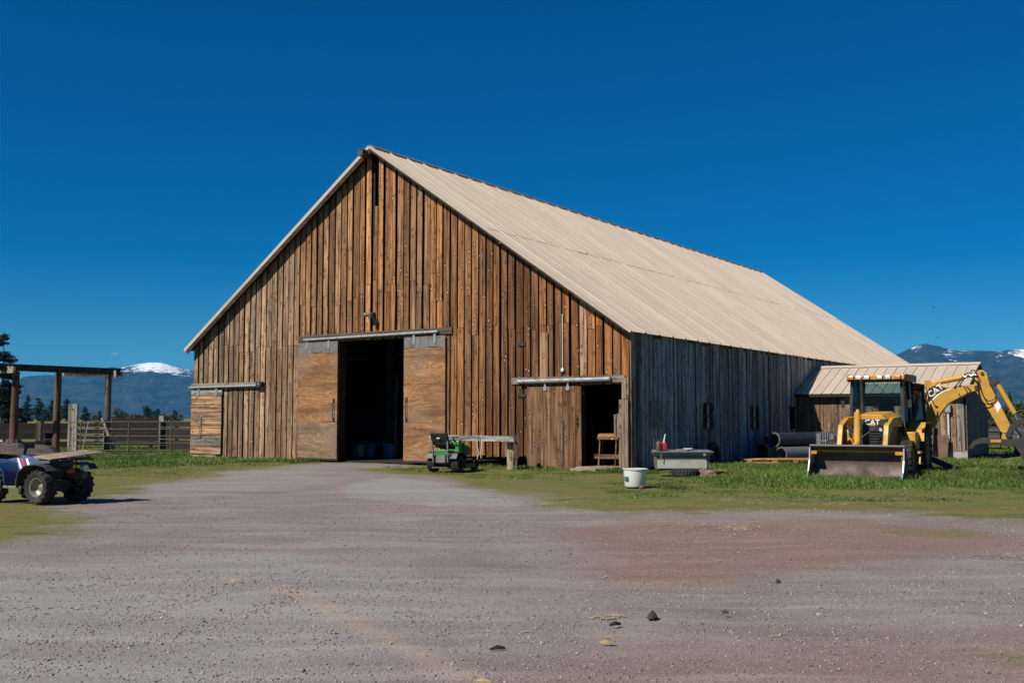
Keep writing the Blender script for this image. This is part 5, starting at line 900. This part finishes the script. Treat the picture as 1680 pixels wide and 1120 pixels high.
for i in range(7):
    o0, o1 = Vector((-20.6+.0*i, 35.2+i*.42, .74+i*.035)), Vector((-14.4-.25*i, 34.2+i*.42, .36+i*.045)); MB().beam(o0, o1, .38, .05).build('plank', M['wood_x'], dk, 0, color=jit((.13, .105, .09), .7, 1.2))
for t in (.1, .55): MB().beam((-20.2+5.4*t, 34.9-.9*t, .42-.34*t), (-20.2+5.4*t, 37.6-.9*t, .60-.34*t), .12, .45).build('bearer', M['wood_y'], dk, 0, color=(.11, .09, .07))
wt = thing('stock_trailer', 'pale stock trailer seen between the fence planks at far left', 'trailer', (-28.5, 61, 0), R(4)); MB().box(-2.6, -.9, .45, 2.2, .9, 1.28).build('body', M['white_plastic'], wt, 0, bevel=.05)
for z in (.62, .86, 1.1): MB().box(-2.6, -.93, z-.05, 2.2, -.90, z+.03).build('side_rail', M['galv'], wt, 0)
for x in (-.5, .35): wheel(wt, (x, -.82, .33), .33, .2, .5, 14, 'y', rimcol=M['white_paint'], out=-1, ag=False)
MB().beam((2.2, 0, .5), (3.4, 0, .45), .1, .1).build('drawbar', M['iron'], wt, 0)

# ------------------------------------------------------------------ trees
def leaf_mat(name, a, b):
    t = NT(name); at = t.n('Attribute', attribute_name='tint'); t.fin(at.outputs['Color'], .65, 0, .2); tr = t.n('BsdfTranslucent'); t.l(at.outputs['Color'], tr.inputs[0]); ms = t.n('MixShader'); ms.inputs[0].default_value = .25
    t.l(t.b.outputs[0], ms.inputs[1]); t.l(tr.outputs[0], ms.inputs[2]); t.l(ms.outputs[0], t.out.inputs[0]); return t.m
LEAF = leaf_mat('foliage', 0, 0)
def clumps(C, S, cols, n_each, r, flat=.6):       # leaf faces spread round clump centres
    N = len(C)*n_each; c = np.repeat(C, n_each, 0); s = np.repeat(S, n_each)[:, None]; k = np.repeat(cols, n_each, 0)*r.uniform(.6, 1.35, (N, 1))
    p = c+r.normal(0, .42, (N, 3))*s*np.array([1, 1, flat]); d1 = r.normal(0, 1, (N, 3)); d1 /= np.linalg.norm(d1, axis=1)[:, None]; d2 = np.cross(d1, r.normal(0, 1, (N, 3))); d2 /= np.linalg.norm(d2, axis=1)[:, None]
    l = s*r.uniform(.22, .5, (N, 1)); w = l*.45
    V = np.stack([p-d1*l, p+d2*w, p+d1*l, p-d2*w], 1).reshape(-1, 3); return V, np.arange(N*4).reshape(-1, 4), np.repeat(k, 4, 0)
def conifer(label, x, y, h, w, seed, nb, n_each, base=.12, col_=(.030, .048, .026), gap=0.0, group=None, name='conifer', tr=None, pw=.8):
    r = np.random.default_rng(seed); t = thing(name, label, 'tree', (x, y, 0), 0, group); C = []; S = []
    tr = tr or h*.016; bb = MB(); bb.tube([(0, 0, -.3), (.01*h*r.normal()*.3, 0, h*.5), (0, 0, h*.97)], [tr, tr*.7, tr*.12], 7)
    for i in range(nb):
        q = r.random()**.85; z = h*(base+(1-base)*q)
        if gap and (math.sin(z*2.1+seed)+r.normal()*.4) > 1.1-gap: continue
        L = w*((1-q)**pw)*r.uniform(.45, 1.1)+.03*w; a = r.uniform(0, 6.28); drop = L*r.uniform(.0, .35); m = 3 if L > w*.3 else 2
        if gap: bb.tube([(0, 0, z), (math.cos(a)*L*.9, math.sin(a)*L*.9, z-drop*.9)], [tr*.18, tr*.05], 4)
        for j in range(m): f = (j+.7)/m; C.append((math.cos(a)*L*f, math.sin(a)*L*f, z-drop*f)); S.append(w*(.30 if not gap else .26)*(1.05-.6*q)*(.6+.5*f))
    C = np.array(C); S = np.array(S); cl = np.array(col_)*r.uniform(.65, 1.45, (len(C), 1)); V, F, K = clumps(C, S, cl, n_each, r, .55)
    bb.build('trunk', M['bark'], t, 60); raw('crown', V, F, LEAF, K, parent=t); return t
M['bark'] = paint_mat('brown_bark', (.075, .05, .035), .95, (.04, .03, .025), .6, 0, 6)
def bush(label, x, y, h, w, seed, col_, n=26, n_each=26, group='bushes along the far field edge', name='bush'):
    r = np.random.default_rng(seed); t = thing(name, label, 'bush' if h < 6 else 'tree', (x, y, 0), 0, group); a = r.uniform(0, 6.28, n); q = r.random(n)**.5; zz = r.random(n)
    C = np.stack([np.cos(a)*q*w*.5*(1-.5*zz), np.sin(a)*q*w*.5*(1-.5*zz), h*(.15+.75*zz)], -1); S = np.full(n, max(w, h)*.17)
    V, F, K = clumps(C, S, np.array(col_)*r.uniform(.6, 1.4, (n, 1)), n_each, r, .8); V[:, 2] = np.maximum(V[:, 2], .02); b = MB().tube([(0, 0, -.2), (0, 0, h*.5)], [h*.03, h*.012], 6)
    for k in range(4): b.tube([(0, 0, h*.12), (math.cos(k*1.7)*w*.25, math.sin(k*1.7)*w*.25, h*.6)], [h*.016, h*.006], 5)
    b.build('stem', M['bark'], t, 60); raw('crown', V, F, LEAF, K, parent=t); return t
def px(x, Y): return (x-840)/1740.9*Y
conifer('tall sparse pine with dead lower branches at the far left edge', px(4, 190), 190, 17.6, 3.6, 3, 150, 42, .18, (.026, .040, .030), .75, None, 'pine_tree', .24, .75)
conifer('dense dark conifer at the foot of the tall sparse pine', px(10, 200), 200, 8.6, 4.6, 12, 90, 26, .03, (.020, .036, .026), group=None)
for i, (x, top, wpx, lab) in enumerate([(38, 668, 12, 'low dark conifer just right of the first arbour post'), (47, 648, 15, 'tallest pointed conifer between the first two arbour posts'), (64, 652, 18, 'broad conifer left of the second arbour post'), (76, 668, 12, 'short conifer tucked beside the broad one'), (87, 657, 17, 'rounded conifer directly left of the second arbour post'), (110, 654, 20, 'broad conifer directly right of the second arbour post'), (122, 672, 12, 'low conifer half hidden by the pale gate post'), (141, 667, 13, 'lone conifer right of the pale gate post'), (165, 672, 7, 'tiny conifer left of the third arbour post')]):
    Y = 560+20*(i % 3); h = (686-top)/1740.9*Y+1.6; conifer(lab, px(x, Y), Y, h, wpx/1740.9*Y*.80, 30+i, 70, 26, .03, (.030, .050, .030), group='conifers across the field', pw=.55)
for i, (x, top, wpx, c, lab) in enumerate([(193, 668, 13, (.10, .12, .035), 'yellow-green tree right of the third arbour post'), (201, 673, 10, (.04, .07, .03), 'dark green bush touching the yellow-green tree'), (208, 675, 9, (.11, .13, .05), 'pale green bush right of the dark one'), (243, 665, 12, (.030, .045, .028), 'dark rounded tree in the middle of the field edge'), (251, 673, 10, (.035, .05, .03), 'smaller dark bush beside the dark rounded tree'), (259, 670, 8, (.03, .045, .028), 'narrow dark bush right of the smaller one'), (288, 672, 7, (.035, .055, .03), 'narrow dark tree nearest the barn corner'), (297, 679, 14, (.09, .10, .045), 'low olive bush nearest the barn corner'), (225, 680, 30, (.10, .095, .05), 'long low brownish thicket between the pale and dark trees'), (275, 680, 30, (.11, .10, .05), 'long low thicket right of the dark trees'), (155, 679, 16, (.12, .10, .06), 'low tan thicket beside the lone conifer')]):
    Y = 600+15*(i % 3); bush(lab, px(x, Y), Y, (686-top)/1740.9*Y+1.6, wpx/1740.9*Y, 60+i, c)
for i, (x, top, wpx, Y, c, lab, con) in enumerate([(1655, 643, 22, 150, (.030, .046, .024), 'dark pine rising behind the digger arm', 1), (1640, 668, 26, 135, (.065, .10, .03), 'bright leafy tree left of the dark pine behind the arm', 0), (1622, 662, 22, 120, (.05, .085, .028), 'leafy tree beside the shed corner', 0), (1672, 660, 30, 140, (.045, .075, .028), 'leafy tree right of the dark pine', 0), (1695, 655, 30, 130, (.05, .08, .03), 'leafy tree at the right edge behind the arm', 0), (1668, 680, 24, 110, (.08, .10, .045), 'low grey-green bush in front of the pine', 0)]):
    h = (686-top)/1740.9*Y+1.6
    if con: conifer(lab, px(x, Y), Y, h, wpx/1740.9*Y*.6, 90+i, 70, 34, .08, c, .25, 'trees behind the shed', 'pine_tree')
    else: bush(lab, px(x, Y), Y, h, wpx/1740.9*Y*1.15, 90+i, c, 60, 60, 'trees behind the shed', 'leafy_tree')
# ------------------------------------------------------------------ yard gear right of the shed
rf_ = thing('rail_fence', 'rusty rail fence in front of the trees right of the shed', 'fence', (0, 0, 0))
for z in (1.35, .95, .55): MB().beam((31.5, 72, z), (46, 78, z), .06, .2).build('rail', M['wood_x'], rf_, 0, color=(.22, .12, .075))
for t in (0, .25, .5, .75, 1): MB().box(31.5+14.5*t-.1, 72+6*t, 0, 31.5+14.5*t+.1, 72.2+6*t, 1.6).build('post', M['wood'], rf_, 0, color=(.14, .09, .06))
pa = thing('steel_rails', 'pale steel panel rails lying behind the black frame', 'panel', (0, 0, 0))
for z in (.95, .55): MB().beam((22.4, 53.5, z), (27.5, 56.5, z), .04, .28).build('rail', M['galv'], pa, 0)
MB().box(23.5, 53.9, 0, 23.6, 54.1, 1.1).build('leg', M['galv'], pa, 0); MB().box(26.5, 55.8, 0, 26.6, 56, 1.1).build('leg', M['galv'], pa, 0)
fr = thing('hay_frame', 'black round-topped steel frame standing in the grass right of the shed', 'steel frame', (21.6, 48.3, 0), R(-10))
for y in (-.45, .45): MB().tube([(-.95, y, 0), (-.95, y, 1.2), (-.85, y, 1.38), (.25, y, 1.42), (.55, y, 1.25), (1.05, y, .1)], .035, 8).build('hoop', M['iron'], fr, 40)
for z in (.25, .62, .98): MB().tube([(-.95, -.45, z), (.75-z*.3, -.45, z)], .025, 6).tube([(-.95, .45, z), (.75-z*.3, .45, z)], .025, 6).build('rail', M['iron'], fr, 40)
for x in (-.95, -.2, .4): MB().tube([(x, -.45, .25), (x, -.45, 1.38)], .025, 6).tube([(x, -.45, .25), (x, .45, .25)], .025, 6).build('upright', M['iron'], fr, 40)
br2 = MB().beam((22.0, 47.2, 1.75), (23.0, 47.2, .05), .12, .08).build('steel_beam', M['iron'], None, 0); tag(br2, 'dark steel beam slanting down behind the digger arm', 'beam')
tyre_thing('black tyre standing by the shed corner behind the digger thumb', (19.9, 45.6, .33), .36, .26, (R(84), 0, R(-25)))
rb = lump('red_bin', 'red tin lying in the grass behind the digger arm', 'tin', (22.4, 47.0, 0), .28, paint_mat('red_tin', (.35, .06, .035), .6), 15, 1.2)
for (x, y, h, c, lab, an) in [(13.1, 35.4, .85, (.42, .41, .40), 'pale upright stub of pipe behind the digger wheel', 0), (12.7, 35.3, 1.0, (.35, .33, .31), 'slanting pale lever behind the digger wheel', .35)]:
    o = MB().tube([(0, 0, 0), (an, 0, h*.6), (an*1.4, 0, h)], [.14 if an == 0 else .035, .11 if an == 0 else .03, .06 if an == 0 else .03], 10).build('pipe_stub', M['galv'], None, 40, (x, y, 0)); tag(o, lab, 'pipe')
rp_ = MB().hexa([(-.35, 0, 0), (.5, 0, 0), (.5, .06, 0), (-.35, .06, 0), (-.35, .2, .62), (-.05, .2, .6), (-.05, .26, .6), (-.35, .26, .62)]).build('rusty_sheet', M['rust'], None, 0, (14.0, 36.4, 0), R(-20)); tag(rp_, 'rusty triangular sheet leaning below the shed wall', 'sheet')
# ------------------------------------------------------------------ small cloud, birds
def cloud_mat():
    t = NT('thin_cloud'); tr = t.n('BsdfTransparent'); ms = t.n('MixShader'); lw = t.n('LayerWeight'); lw.inputs[0].default_value = .5; t.fin((.8, .8, .82), 1, 0, 0)
    t.l(t.math('MULTIPLY', t.math('SUBTRACT', 1.0, lw.outputs['Facing']), .16), ms.inputs[0]); t.l(tr.outputs[0], ms.inputs[1]); t.l(t.b.outputs[0], ms.inputs[2]); t.l(ms.outputs[0], t.out.inputs[0]); return t.m
cb = MB()
for (x, z, sx, sz) in [(0, 0, 75, 22), (-60, -8, 50, 14), (60, -6, 55, 15), (15, 14, 40, 16)]:
    n0 = len(cb.v); cb.lathe([(math.sin(a), -math.cos(a)) for a in np.linspace(0.01, math.pi-.01, 9)], seg=14)
    cb.v[n0:] = [(x+a*sx, b*45, z+c*sz) for a, b, c in cb.v[n0:]]
o = cb.build('cloud', cloud_mat(), None, 180, ((187-840)/1740.9*20000, 20000, (686-580)/1740.9*20000)); o['kind'] = 'structure'
for (x, y, s, lab) in [(1535, 503, 1.0, 'tiny dark bird high in the sky right of the barn roof'), (1541, 553, .8, 'lower tiny bird just above the mountains at right')]:
    Y = 150; t = thing('bird', lab, 'bird', (px(x, Y), Y, 1.6+(686-y)/1740.9*Y), R(30)); MB().lathe([(0, -.2*s), (.05*s, -.1*s), (.06*s, .05*s), (.025*s, .16*s), (0, .2*s)], (0, 0, 0), 'y', 8).build('body', M['iron'], t, 60)
    for sx in (-1, 1): MB().hexa([(0, -.08*s, 0), (sx*.3*s, -.06*s, .08*s), (sx*.32*s, .02*s, .085*s), (0, .08*s, 0), (0, -.08*s, .015), (sx*.3*s, -.06*s, .09*s), (sx*.32*s, .02*s, .095*s), (0, .08*s, .015)]).build('wing', M['iron'], t, 0)
# ------------------------------------------------------------------ air: one closed box of pale even haze round the whole place, the sky outside it
hz = MB().box(-16500, -1500, -9, 16500, 18500, 900).build('haze', None, None, 0, kind='stuff')
hm = bpy.data.materials.new('haze'); hm.use_nodes = True; ht = hm.node_tree; ht.nodes.clear()
pv = ht.nodes.new('ShaderNodeVolumePrincipled'); ho = ht.nodes.new('ShaderNodeOutputMaterial'); ht.links.new(pv.outputs[0], ho.inputs['Volume'])
pv.inputs['Color'].default_value = (.035, .40, 1.0, 1); pv.inputs['Density'].default_value = 3.6e-5; pv.inputs['Anisotropy'].default_value = 0.0
hz.data.materials.append(hm)
